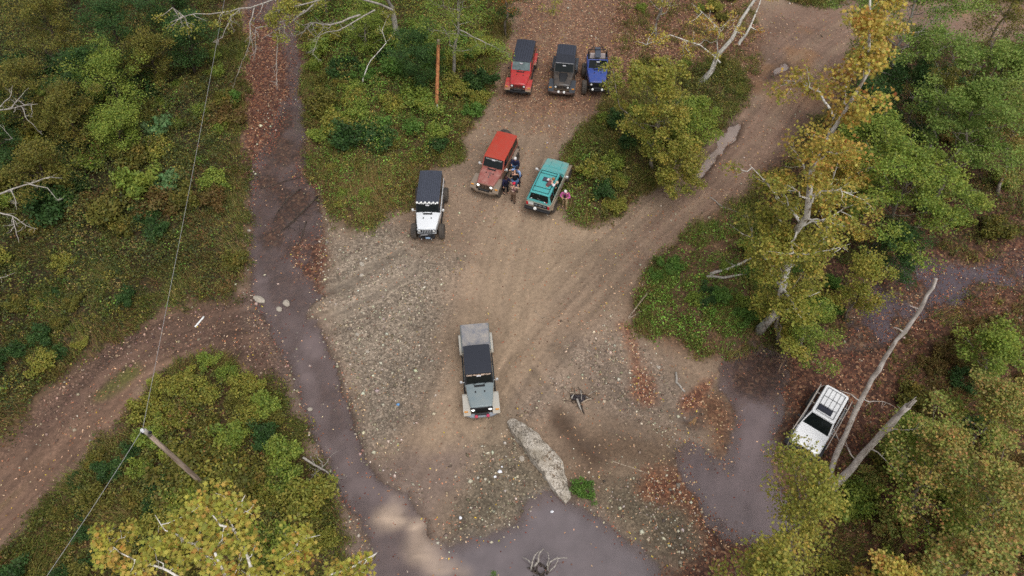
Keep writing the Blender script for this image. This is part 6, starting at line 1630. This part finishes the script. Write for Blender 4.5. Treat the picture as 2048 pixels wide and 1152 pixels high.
P_BG = ([(92, 126, 54), (106, 138, 60), (80, 110, 48), (118, 148, 70)], [3, 3, 2, 1])
P_PALE = ([(116, 150, 96), (134, 164, 108), (98, 132, 82)], [3, 2, 2])
P_RB = ([(116, 90, 54), (132, 102, 60), (106, 84, 48), (112, 106, 54)], [3, 2, 2, 3])
P_DRY = ([(110, 66, 46), (92, 56, 42), (132, 84, 54)], [2, 2, 1])
KINDS_ = {'dark green': (P_DG, 3), 'olive': (P_OL, 3), 'yellow green': (P_YG, 3), 'green': (P_GY, 3), 'bright green': (P_BG, 2), 'pale green': (P_PALE, 2), 'rusty': (P_RB, 2), 'orange brown': (P_OB, 2)}
PROTO = {}
for i, (kn, (pl_, nv_)) in enumerate(KINDS_.items()):
    for v_ in range(nv_): PROTO[(kn, v_)] = shrub_mesh(pl_, 200 + i * 10 + v_, 2300 if kn != 'pale green' else 1100, .115 if kn != 'pale green' else .17, LEAF_O if kn != 'pale green' else LEAF_M, [1.0, .8, 1.25][v_])
STEM = {k_: None for k_ in PROTO}


def shrub(kn, px, py, size, label, group=None, v_=None):
    v_ = rnd.randrange(KINDS_[kn][1]) if v_ is None else v_
    x_, y_ = G(px, py, size * .6) if size > .9 else G(px, py)
    root = empty('shrub', (x_, y_, hz(x_, y_) - .05), rnd.uniform(0, 6.28)); s_ = size * rnd.uniform(.9, 1.1)
    root.scale = (s_ * rnd.uniform(.9, 1.15), s_ * rnd.uniform(.9, 1.15), s_ * rnd.uniform(.85, 1.1))
    tag(root, label, 'shrub', group)
    me, st = PROTO[(kn, v_)]
    link('foliage', me, root)
    if STEM[(kn, v_)] is None: STEM[(kn, v_)] = st.build('stems', MAT['bark_dark'], root)
    else:
        c_ = STEM[(kn, v_)].copy(); COL.objects.link(c_); c_.parent = root
    return root


def patch(area, where, kinds, count, size, seed):
    """shrubs of one thicket, kept apart from one another"""
    r = random.Random(seed); pts = []
    tries = 0
    while len(pts) < count and tries < 4000:
        tries += 1
        (x0, x1, y0, y1) = r.choice(area); x_ = r.uniform(x0, x1); y_ = r.uniform(y0, y1)
        s_ = r.uniform(*size); wxy = G(x_, y_)
        if any(hypot(wxy[0] - q_[0], wxy[1] - q_[1]) < (s_ + q_[2]) * .55 for q_ in pts): continue
        gv = max(float(bil(SDF[n], wxy[0], wxy[1])) for n in VEG + ('forest_low', 'island_litter'))
        if gv < s_ * .75: continue
        pts.append((wxy[0], wxy[1], s_))
        kn = r.choices([k_[0] for k_ in kinds], [k_[1] for k_ in kinds])[0]
        shrub(kn, x_, y_, s_, f'{kn} leafy shrub {where}', f'{kn} shrubs {where}')


patch([(-60, 330, 130, 440)], 'in the thicket on the left bank below the wood', [('dark green', 3), ('olive', 4), ('green', 2), ('yellow green', 1), ('rusty', 1)], 44, (1.0, 2.0), 1)
patch([(320, 480, 120, 420)], 'on the grassy left bank beside the upper stream', [('olive', 3), ('green', 2), ('rusty', 1)], 16, (.6, 1.3), 2)
patch([(-60, 470, 430, 620), (-40, 170, 600, 740)], 'on the rough slope above the left track', [('olive', 3), ('dark green', 2), ('yellow green', 1)], 20, (.5, 1.1), 3)
patch([(620, 960, 60, 300)], 'in the thicket between the stream and the brown post', [('green', 4), ('olive', 2), ('yellow green', 1), ('dark green', 2), ('bright green', 2)], 40, (.9, 1.7), 4)
patch([(650, 900, 300, 420)], 'at the grassy edge behind the white jeep', [('olive', 2), ('green', 2), ('yellow green', 2)], 7, (.4, .8), 5)
patch([(280, 680, 720, 1090)], 'in the dense thicket between the left track and the stream', [('yellow green', 4), ('green', 4), ('olive', 3), ('dark green', 2)], 38, (.8, 1.5), 6)
patch([(0, 330, 880, 1170)], 'on the bank below the left track', [('olive', 3), ('dark green', 3), ('green', 1)], 18, (.5, 1.1), 7)
patch([(1180, 1450, 190, 430)], 'in the island thicket between the two roads', [('green', 3), ('yellow green', 3), ('dark green', 2)], 16, (.7, 1.3), 8)
patch([(1240, 1500, -20, 150)], 'in the leaf litter above the island', [('olive', 2), ('green', 1), ('yellow green', 1)], 10, (.5, 1.0), 9)
patch([(1330, 1680, 470, 720)], 'on the green mound beneath the leaning sycamore', [('bright green', 3), ('green', 3), ('dark green', 1)], 16, (.5, 1.1), 10)
patch([(1680, 2048, 120, 520)], 'under the maples of the right wood', [('green', 2), ('olive', 2), ('orange brown', 2), ('dark green', 2)], 20, (.8, 1.6), 11)
patch([(1780, 2060, 600, 860)], 'in the dark litter of the right forest floor', [('olive', 2), ('rusty', 3), ('dark green', 1)], 12, (.6, 1.2), 12)
patch([(1660, 2060, 860, 1170)], 'under the autumn trees in the lower right corner', [('orange brown', 3), ('olive', 3), ('rusty', 2), ('green', 2)], 22, (.7, 1.4), 13)
for k_, (px_, py_) in enumerate(((395, 948), (425, 968), (372, 965), (410, 1000), (448, 990))): shrub('yellow green' if k_ % 2 else 'olive', px_, py_, 1.75, 'tall leafy shrub hiding the foot of the grey utility pole', 'shrubs at the foot of the grey pole')
shrub('bright green', 1165, 985, .72, 'bright green shrub at the water end of the pale slab')
shrub('dark green', 1412, 605, .75, 'round dark green shrub alone on the grassy mound')
shrub('bright green', 462, 195, .95, 'bright green shrub on the left bank at the edge of the stream')
shrub('pale green', 335, 372, 1.15, 'pale large-leaved plant on the left bank right of the bleached branches')
shrub('pale green', 320, 262, 1.15, 'pale large-leaved plant below the upper left wood')
shrub('bright green', 985, 1142, .4, 'tiny green shrub at the bottom edge of the pond')
shrub('bright green', 1310, 560, .55, 'small bright green shrub at the corner of the mound beside the road')
shrub('yellow green', 1235, 380, .7, 'low yellow green shrub on the grassy tip of the island')

# ------------------------------------------------------------------ posts, wire, wood, slab, litter
def post(label, base, top, z, r0, r1, mat, topmat):
    B = G(*base); bz = hz(*B); T = G(top[0], top[1], z); O = Vector((B[0], B[1], bz - .3))
    root = empty('utility_pole', tuple(O)); tag(root, label, 'utility pole')
    e_ = Vector((T[0], T[1], z)) - O; m = MB(); pts = [e_ * t for t in (0, .25, .5, .75, .93)]; m.tube(pts, [r0 + (r1 - r0) * t for t in (0, .25, .5, .75, .93)], 14); m.build('shaft', mat, root, smooth=True)
    m = MB(); m.tube([e_ * .93, e_ * .995, e_], [r1 * 1.02, r1, r1 * .7], 14); m.build('pole_top', topmat, root, smooth=True)
    return root, O + e_


p1, t1_ = post('tall reddish brown wooden post with a pale top beside the thicket', (873, 240), (877, 78), 4.3, .14, .12, MAT['pole_brown'], MAT['pole_grey'])
m = MB(); m.box(.13, .2, -.05, .05, .9, 1.15); m.build('meter_box', MAT['porcelain'], p1, bevel=.01)
m = MB(); m.tube([(.17, .0, .25), (.17, 0, .9)], .02, 6); m.build('conduit', MAT['steel'], p1)
p2, t2_ = post('grey weathered utility pole leaning out of the lower left thicket carrying a wire', (430, 990), (288, 860), 8.0, .125, .09, MAT['pole_grey'], MAT['bark_pale'])
lt = t2_ - p2.location
m = MB(); m.lathe([(.02, -.02), (.07, 0), (.05, .06), (.075, .1), (.05, .15), (.01, .17)], tuple(lt + Vector((-.02, -.05, .0))), 'z', 12); m.build('insulator', MAT['porcelain'], p2)
m = MB(); m.box(lt.x - .2, lt.x + .2, lt.y - .05, lt.y + .05, lt.z - .28, lt.z - .2); m.build('bracket', MAT['black'], p2)


def wire(label, pts, sag, r_=.009):
    fine = []
    for a_, b_ in zip(pts[:-1], pts[1:]):
        for k in range(25):
            t = k / 24; p = Vector(a_).lerp(Vector(b_), t); p.z -= sag * 4 * t * (1 - t); fine.append(p)
    m = MB(); o = Vector(pts[0]); m.tube([p - o for p in fine], r_, 6); w_ = m.build('wire', MAT['wire'], None); w_.location = o
    tag(w_, label, 'wire')


tw_ = tuple(t2_ + Vector((0, 0, .12)))
wire('pale overhead wire running from the grey pole up across the left bank', [tw_, (*G(456, -40, 8.2), 8.2)][:2], .12)
wire('overhead wire running from the grey pole to the bottom left corner', [tw_, (*G(40, 1230, 8.0), 8.0)], .1)


def log(name, label, cat, pts, r0, r1, mat, subs=0, slen=.8, seed=1, wet=0):
    """a branch lying on the ground: photo points with the height above the soil"""
    r = random.Random(seed); W = []
    for p in pts:
        z_ = p[2] if len(p) > 2 else 0
        x_, y_ = G(p[0], p[1], z_); W.append(Vector((x_, y_, max(hz(x_, y_), WL - .02 if wet else -9) + z_ + r0 * .6)))
    O = W[0].copy(); P = [w - O for w in W]; fine = [P[0]]
    for a_, b_ in zip(P[:-1], P[1:]): fine += bez(a_, b_, 0, .03, 4, r)[1:]
    n_ = len(fine); m = MB(); m.tube(fine, [(r0 + (r1 - r0) * i / (n_ - 1)) * r.uniform(.88, 1.12) for i in range(n_)], 8)
    for _ in range(subs):
        q_ = along(fine, r.uniform(.3, 1)); d = Vector((r.uniform(-1, 1), r.uniform(-1, 1), r.uniform(-.05, .25))) * slen
        lb = bez(q_, q_ + d, 0, .1, 4, r); m.tube(lb, [r1 * .8, r1 * .6, r1 * .4, .004], 5)
        for _ in range(2):
            a_ = along(lb, r.uniform(.4, 1)); m.tube(bez(a_, a_ + Vector((r.uniform(-1, 1), r.uniform(-1, 1), 0)) * slen * .4, 0, .1, 3, r), [r1 * .4, .006, .003], 4)
    o = m.build(name, MAT[mat], None, smooth=True); o.location = O
    return tag(o, label, cat)


log('fallen_log', 'upper of two pale logs lying on the green mound', 'log', [(1415, 560), (1450, 550, .1), (1480, 538, .15), (1515, 520, .1)], .11, .06, 'bark_pale', 1, .5, 1)
log('fallen_log', 'lower of two pale logs lying on the green mound', 'log', [(1408, 564), (1440, 568, .05), (1475, 562, .08), (1525, 555, .05)], .10, .05, 'bark_pale', 1, .5, 2)
log('fallen_branch', 'forked pale branch at the left foot of the green mound', 'branch', [(1256, 638), (1275, 615, .1), (1288, 598, .15), (1297, 586, .1)], .05, .03, 'drift', 2, .6, 3)
log('fallen_branch', 'short pale branch crossing the forked one on the mound', 'branch', [(1258, 638), (1278, 628, .05), (1292, 622, .05)], .04, .025, 'drift', 1, .4, 4)
log('fallen_branch', 'bent pale stick lying on the gravel left of the pool', 'branch', [(1352, 744), (1353, 765), (1370, 784)], .075, .05, 'bark_pale', 0, .3, 5)
log('fallen_branch', 'thin crooked branch lying on the road edge of the mound', 'branch', [(1420, 395), (1445, 415), (1470, 428), (1500, 452), (1535, 478)], .035, .02, 'bark_pale', 3, .6, 6)
log('fallen_branch', 'long thin pale stem beside the teal suv running up the island', 'branch', [(1168, 370), (1166, 355, .1), (1176, 335, .1), (1190, 322, .1)], .025, .015, 'drift', 0, .3, 7)
log('fallen_branch', 'thin bent straw-coloured stem right of the person in pink', 'branch', [(1127, 440), (1143, 430, .1), (1152, 405, .15), (1155, 388, .1)], .022, .012, 'drift', 0, .3, 8)
log('fallen_branch', 'thin dry stem at the lower edge of the island grass', 'branch', [(1173, 400), (1200, 430, .05), (1218, 460)], .022, .012, 'drift', 0, .3, 9)
log('fallen_branch', 'pale stick lying in dry leaves left of the red jeep', 'branch', [(982, 196), (975, 210, .05), (968, 226)], .04, .025, 'drift', 0, .3, 10)
log('fallen_branch', 'grey branch with fine twigs at the stream edge of the lower left thicket', 'branch', [(608, 918, .5), (630, 932, .4), (648, 940, .3), (665, 955, .1)], .07, .03, 'bark_pale', 6, .9, 11)
log('fallen_branch', 'grey twiggy branch hanging to the stream below the other one', 'branch', [(640, 932, .3), (632, 955, .2), (628, 980, .1)], .03, .015, 'bark_pale', 5, .5, 12)
log('fallen_branch', 'thin twig reaching across the narrow stream', 'branch', [(655, 892, .1), (672, 884, .1), (690, 876, .05)], .03, .015, 'drift', 2, .4, 13)
log('fallen_branch', 'long thin stick on the brown sand right of the slab', 'branch', [(1225, 922), (1258, 933), (1300, 948)], .03, .018, 'drift', 1, .3, 14)
log('fallen_branch', 'small curved twig lying on the bare dirt below the road junction', 'branch', [(1070, 622), (1082, 634), (1098, 637)], .025, .012, 'drift', 1, .4, 15)
log('sunken_branch', 'dark branching limb sunk across the stream left of the clearing', 'branch', [(636, 390, .05), (605, 420, .05), (585, 440, .04), (560, 460, .02)], .06, .02, 'wet_wood', 7, 1.2, 16, 1)
log('sunken_branch', 'second dark limb in the stream bending to the lower bank', 'branch', [(600, 375, .05), (575, 395, .05), (552, 425, .04), (550, 440, .02)], .045, .015, 'wet_wood', 6, 1.1, 17, 1)
log('sunken_branch', 'dark twig bundle in the stream against the gravel', 'branch', [(612, 440, .04), (605, 465, .04), (596, 490, .03)], .04, .015, 'wet_wood', 6, .8, 18, 1)
log('sunken_branch', 'long thin dark limb reaching to the left stream bank', 'branch', [(600, 352, .04), (560, 362, .04), (520, 375, .03)], .035, .015, 'wet_wood', 5, .8, 19, 1)
log('white_pole', 'white plank or pipe lying on the left track', 'pole', [(390, 654), (399, 643), (408, 633)], .06, .05, 'white', 0, .3, 20)
log('dry_root_mat', 'bundle of hanging brown roots at the head of the dark pool', 'roots', [(1560, 740, .5), (1575, 705, .7), (1590, 675, .6)], .05, .03, 'twig', 14, .9, 21)

# burnt driftwood heap
hx, hy = G(1158, 797); rt_ = empty('driftwood_heap', (hx, hy, hz(hx, hy))); tag(rt_, 'small heap of charred and pale driftwood on the gravel', 'driftwood')
HEAP = [((-.55, .16, .1), (.45, .10, .14), .11, 'char'), ((-.5, -.04, .1), (.4, -.1, .14), .10, 'char'), ((-.1, -.38, .1), (.4, -.02, .12), .10, 'char'), ((-.3, .05, .26), (.35, -.02, .24), .09, 'char'), ((-.15, -.15, .28), (.08, -.85, .08), .075, 'bark_pale'), ((.12, .45, .30), (.14, -.22, .30), .03, 'bark_pale'), ((-.95, .8, .05), (-.5, .2, .2), .028, 'drift'), ((-1.1, -.1, .04), (-.5, .0, .14), .03, 'drift'), ((.1, -.4, .12), (.9, .06, .1), .045, 'drift'), ((.2, .34, .1), (.8, .2, .1), .035, 'drift'), ((.12, -.5, .06), (.28, -1.15, .04), .05, 'wet_wood'), ((.0, -.6, .08), (.12, -1.05, .04), .03, 'drift'), ((-.6, .36, .12), (-.05, .3, .2), .035, 'drift'), ((-.5, -.12, .24), (-.36, .2, .26), .045, 'bark_pale')]
for q_ in range(16):
    a_ = rnd.uniform(0, 6.28); r_ = rnd.uniform(.2, .7); L_ = rnd.uniform(.3, .8); t_ = rnd.uniform(0, 6.28)
    HEAP.append(((cos(a_) * r_, sin(a_) * r_ * .7, .05), (cos(a_) * r_ + cos(t_) * L_, sin(a_) * r_ * .7 + sin(t_) * L_, rnd.uniform(.04, .2)), rnd.uniform(.015, .035), rnd.choice(['drift', 'bark_pale', 'wet_wood', 'twig'])))
for (a_, b_, r_, mt) in HEAP:
    m = MB(); m.tube(bez(a_, b_, 0, .05, 5, rnd), [r_, r_ * 1.05, r_ * .95, r_ * .9, r_ * .55], 8); m.build('branch', MAT[mt], rt_, smooth=True)
rt_.scale = (.82, .82, .82)
# root snag in the pond
hx, hy = G(1090, 1140); rt_ = empty('root_snag', (hx, hy, WL)); tag(rt_, 'tangle of pale curved roots standing in the pond', 'snag')
def pool_limb(pts, r_, mt='bark_pale'):
    P = [Vector((*G(p[0], p[1], p[2]), p[2])) - Vector((hx, hy, WL)) for p in pts]; f = [P[0]]
    for a_, b_ in zip(P[:-1], P[1:]): f += bez(a_, b_, 0, .03, 4, rnd)[1:]
    m = MB(); m.tube(f, [r_ * (1 - .55 * i / (len(f) - 1)) for i in range(len(f))], 7); m.build('root', MAT[mt], rt_, smooth=True)
for pts, r_ in (([(1062, 1140, 0), (1065, 1122, .4), (1070, 1110, .6), (1078, 1102, .5)], .045), ([(1068, 1132, .1), (1077, 1122, .4), (1077, 1112, .5), (1080, 1105, .5), (1087, 1097, .4)], .055), ([(1097, 1144, 0), (1094, 1130, .3), (1098, 1118, .5), (1096, 1106, .5), (1090, 1102, .4)], .03), ([(1096, 1135, .1), (1100, 1124, .4), (1112, 1117, .4), (1135, 1116, .2)], .045), ([(1098, 1143, 0), (1110, 1132, .3), (1116, 1120, .4), (1114, 1114, .5)], .03), ([(1063, 1128, .1), (1056, 1120, .2), (1044, 1113, .1)], .03)):
    pool_limb(pts, r_)
m = MB()
for q_ in range(16):
    a_ = rnd.uniform(0, 6.28); d_ = rnd.uniform(0, .7); m.tube(bez((cos(a_) * d_ - .3, sin(a_) * d_ * .5 - .15, -.05), (cos(a_) * d_ - .3 + rnd.uniform(-.4, .4), sin(a_) * d_ * .5 - .1 + rnd.uniform(-.2, .3), rnd.uniform(.05, .25)), .1, .1, 4, rnd), [.05, .04, .03, .01], 6)
m.build('root_mass', MAT['wet_wood'], rt_, smooth=True)

# pale slab
def slab():
    L_ = [(1013, 841), (1020, 853), (1032, 868), (1045, 884), (1060, 906), (1078, 930), (1094, 955), (1110, 980), (1132, 1004)]
    R_ = [(1028, 835), (1042, 840), (1058, 850), (1073, 860), (1086, 876), (1110, 898), (1126, 920), (1132, 950), (1144, 992)]
    lv = []
    base = []
    n_ = len(L_); nc = 7; V = []; F = []
    for i in range(n_):
        t = i / (n_ - 1); hgt = .30 + .5 * sin(pi * min(1, t * 1.05 + .05)) + (.06 if 3 <= i <= 6 else 0)
        a_ = Vector(G(*L_[i], hgt)); b_ = Vector(G(*R_[i], hgt))
        z0 = hz((a_.x + b_.x) / 2, (a_.y + b_.y) / 2)
        for j in range(nc):
            f = j / (nc - 1); p = a_.lerp(b_, f); crown = 1 - .25 * (2 * f - 1) ** 2
            V.append((p.x, p.y, max(z0, -.15) + hgt * crown + .07 * float(fbm(np.array([p.x * 2.2]), np.array([p.y * 2.2]), 4, 77)[0]) - (.06 if i == 2 else 0) - (.05 if i == 5 and f > .4 else 0)))
        mid = (a_ + b_) / 2
        for f in (1.04, -.02):
            p = a_.lerp(b_, f) * (1 if True else 0) ; p = mid + (p - mid) * .98; V.append((p.x, p.y, z0 - .25))
    k_ = nc + 2
    for i in range(n_ - 1):
        for j in range(k_):
            j2 = (j + 1) % k_; F.append((i * k_ + j, i * k_ + j2, (i + 1) * k_ + j2, (i + 1) * k_ + j))
    F.append(tuple(range(k_))); F.append(tuple((n_ - 1) * k_ + j for j in reversed(range(k_))))
    O = V[4 * k_ + 3]; m = MB(); m.add([(p[0] - O[0], p[1] - O[1], p[2] - O[2]) for p in V], F)
    mt, nd, lk, p = new_mat('pale_slab'); tc_ = nd.new('ShaderNodeTexCoord'); ob = tc_.outputs['Object']
    n1 = noise(nd, lk, ob, 1.8, 7, .7); n2 = noise(nd, lk, ob, 9, 5, .7)
    c = mixc(nd, lk, ramp(nd, lk, n1, [(.38, 0), (.6, 1)]), lin(158, 146, 130), lin(212, 202, 188))
    c = mixc(nd, lk, ramp(nd, lk, n2, [(.5, 0), (.62, .85)]), c, lin(112, 100, 84))
    vo = N(nd, 'ShaderNodeTexVoronoi', feature='DISTANCE_TO_EDGE'); vo.inputs['Scale'].default_value = .9
    dv = nd.new('ShaderNodeVectorMath'); dv.operation = 'ADD'; nz = nd.new('ShaderNodeTexNoise'); nz.inputs['Scale'].default_value = 3; lk.new(ob, nz.inputs['Vector']); lk.new(ob, dv.inputs[0]); lk.new(nz.outputs['Color'], dv.inputs[1]); lk.new(dv.outputs[0], vo.inputs['Vector'])
    c = mixc(nd, lk, ramp(nd, lk, vo.outputs['Distance'], [(0, .85), (.025, 0)]), c, lin(70, 62, 54))
    n3 = noise(nd, lk, ob, .9, 5, .6)
    c = mixc(nd, lk, ramp(nd, lk, n3, [(.52, 0), (.62, .6)]), c, lin(128, 116, 96))
    lk.new(c, p.inputs['Base Color']); p.inputs['Roughness'].default_value = .9
    b = nd.new('ShaderNodeBump'); b.inputs['Distance'].default_value = .08; lk.new(n2, b.inputs['Height']); lk.new(b.outputs[0], p.inputs['Normal'])
    o = m.build('stone_slab', mt, None, bevel=.03); o.location = O
    s_ = o.modifiers.new('sub', 'SUBSURF'); s_.levels = 3; s_.render_levels = 3; s_.subdivision_type = 'SIMPLE'
    tx = bpy.data.textures.new('rough', 'CLOUDS'); tx.noise_scale = .3; d_ = o.modifiers.new('disp', 'DISPLACE'); d_.texture = tx; d_.strength = .14
    tag(o, 'long pale weathered slab lying with one end in the pond', 'slab')
    m = MB()
    for q_ in range(34):
        t = rnd.uniform(.64, .84); i = int(t * 8); f = rnd.uniform(.25, .85); a_ = Vector(G(*L_[i], .7)); b_ = Vector(G(*R_[i], .7)); p_ = a_.lerp(b_, f); w_ = rnd.uniform(.02, .045)
        z_ = V[i * k_ + int(f * 6)][2]
        m.lathe([(w_, -.05), (w_, .03), (w_ * .5, .06)], (p_.x - O[0] + rnd.uniform(-.15, .15), p_.y - O[1] + rnd.uniform(-.25, .25), z_ - O[2] + .03), 'z', 6)
    m.build('pebble_patch', MAT['drift'], o)


slab()

# boulders, litter
def rock(label, px, py, s_, sq=(1, .7, .5), name='boulder', mat='bark_pale', rz=None, seed=1):
    bm = bmesh.new(); bmesh.ops.create_icosphere(bm, subdivisions=2, radius=1); r = np.random.default_rng(seed)
    for v in bm.verts:
        f = 1 + .28 * float(fbm(np.array([v.co.x * 1.3 + seed]), np.array([v.co.y * 1.3 + v.co.z]), 3, seed)[0]) * 2
        v.co = Vector((v.co.x * sq[0], v.co.y * sq[1], v.co.z * sq[2])) * s_ * f
    me = bpy.data.meshes.new(name); bm.to_mesh(me); bm.free(); me.materials.append(MAT[mat])
    x_, y_ = G(px, py); o = link(name, me); o.location = (x_, y_, max(hz(x_, y_), WL) + s_ * sq[2] * .35); o.rotation_euler = (0, 0, rnd.uniform(0, 3) if rz is None else rz)
    return tag(o, label, 'rock')


BS = plain('rock_grey', lin(170, 160, 146), .9, 0, .3, .25, 5); MAT['rock'] = BS
rock('flat grey boulder at the left edge of the stream ford', 518, 598, .42, (1, .5, .4), rz=-.5, mat='rock', seed=2)
rock('tan boulder in the middle of the stream ford', 572, 605, .26, (1, .75, .6), mat='rock', seed=3)
rock('pale stone just below the tan boulder in the ford', 558, 617, .20, (1, .9, .6), mat='rock', seed=4)
rock('white stone at the edge of the narrow stream', 619, 817, .17, mat='rock', seed=5)
rock('lone pale rock on the gravel behind the white jeep', 724, 529, .2, mat='rock', seed=6)
rock('pale rock on the gravel bar below the lone one', 723, 550, .16, mat='rock', seed=7)
rock('white flat stone left of the slab', 1044, 917, .17, (1, .8, .3), mat='rock', seed=8)
rock('pale stone on the left ford bank', 498, 461, .13, mat='rock', seed=9)
rock('buff stone on the middle of the gravel bar', 715, 670, .14, mat='rock', seed=10)
rock('buff stone near the right of the gravel bar', 735, 704, .13, mat='rock', seed=11)
rock('pale stone on the right gravel below the mound', 1316, 735, .12, mat='rock', seed=12)


def scrap(label, px, py, s_, mat, name='litter_scrap', seed=1, cat='litter'):
    r = random.Random(seed); m = MB(); n_ = 7
    top = [(cos(2 * pi * i / n_) * s_ * r.uniform(.6, 1.1), sin(2 * pi * i / n_) * s_ * r.uniform(.4, .9), r.uniform(.03, .09)) for i in range(n_)]
    m.loft([[(p[0] * .9, p[1] * .9, .0) for p in top], top, [(p[0] * .5, p[1] * .5, p[2] + .03) for p in top]])
    x_, y_ = G(px, py); o = m.build(name, mat, None, smooth=True); o.location = (x_, y_, max(hz(x_, y_), WL)); return tag(o, label, cat)


PLW = plain('plastic_white', (.85, .85, .88), .35, 0, .5, .05)
scrap('crumpled white plastic bag on the gravel left of the slab', 1000, 944, .16, PLW, 'plastic_bag', 1)
scrap('small white scrap beside the crumpled plastic bag', 990, 954, .09, PLW, 'litter_scrap', 2)
scrap('thin white strip above the crumpled plastic bag', 1004, 934, .07, PLW, 'litter_scrap', 3)
scrap('white scrap on the dark shore of the pond', 921, 1036, .12, PLW, 'litter_scrap', 4)
scrap('light blue scrap on the gravel bar left of the pickup', 796, 810, .11, plain('plastic_blue', lin(110, 160, 210), .4), 'litter_scrap', 5)
scrap('yellow scrap on the pond shore right of the white one', 951, 1036, .07, plain('plastic_yellow', lin(220, 180, 60), .4), 'litter_scrap', 6)
scrap('white plastic scrap floating at the tip of the pond', 1104, 1022, .12, PLW, 'litter_scrap', 7)
scrap('larger of two white scraps in the lower left grass', 163, 1081, .10, PLW, 'litter_scrap', 8)
scrap('smaller of two white scraps in the lower left grass', 157, 1086, .07, PLW, 'litter_scrap', 9)

print('shrubs', sum(1 for o in bpy.data.objects if o.name.split('.')[0] == 'shrub'))
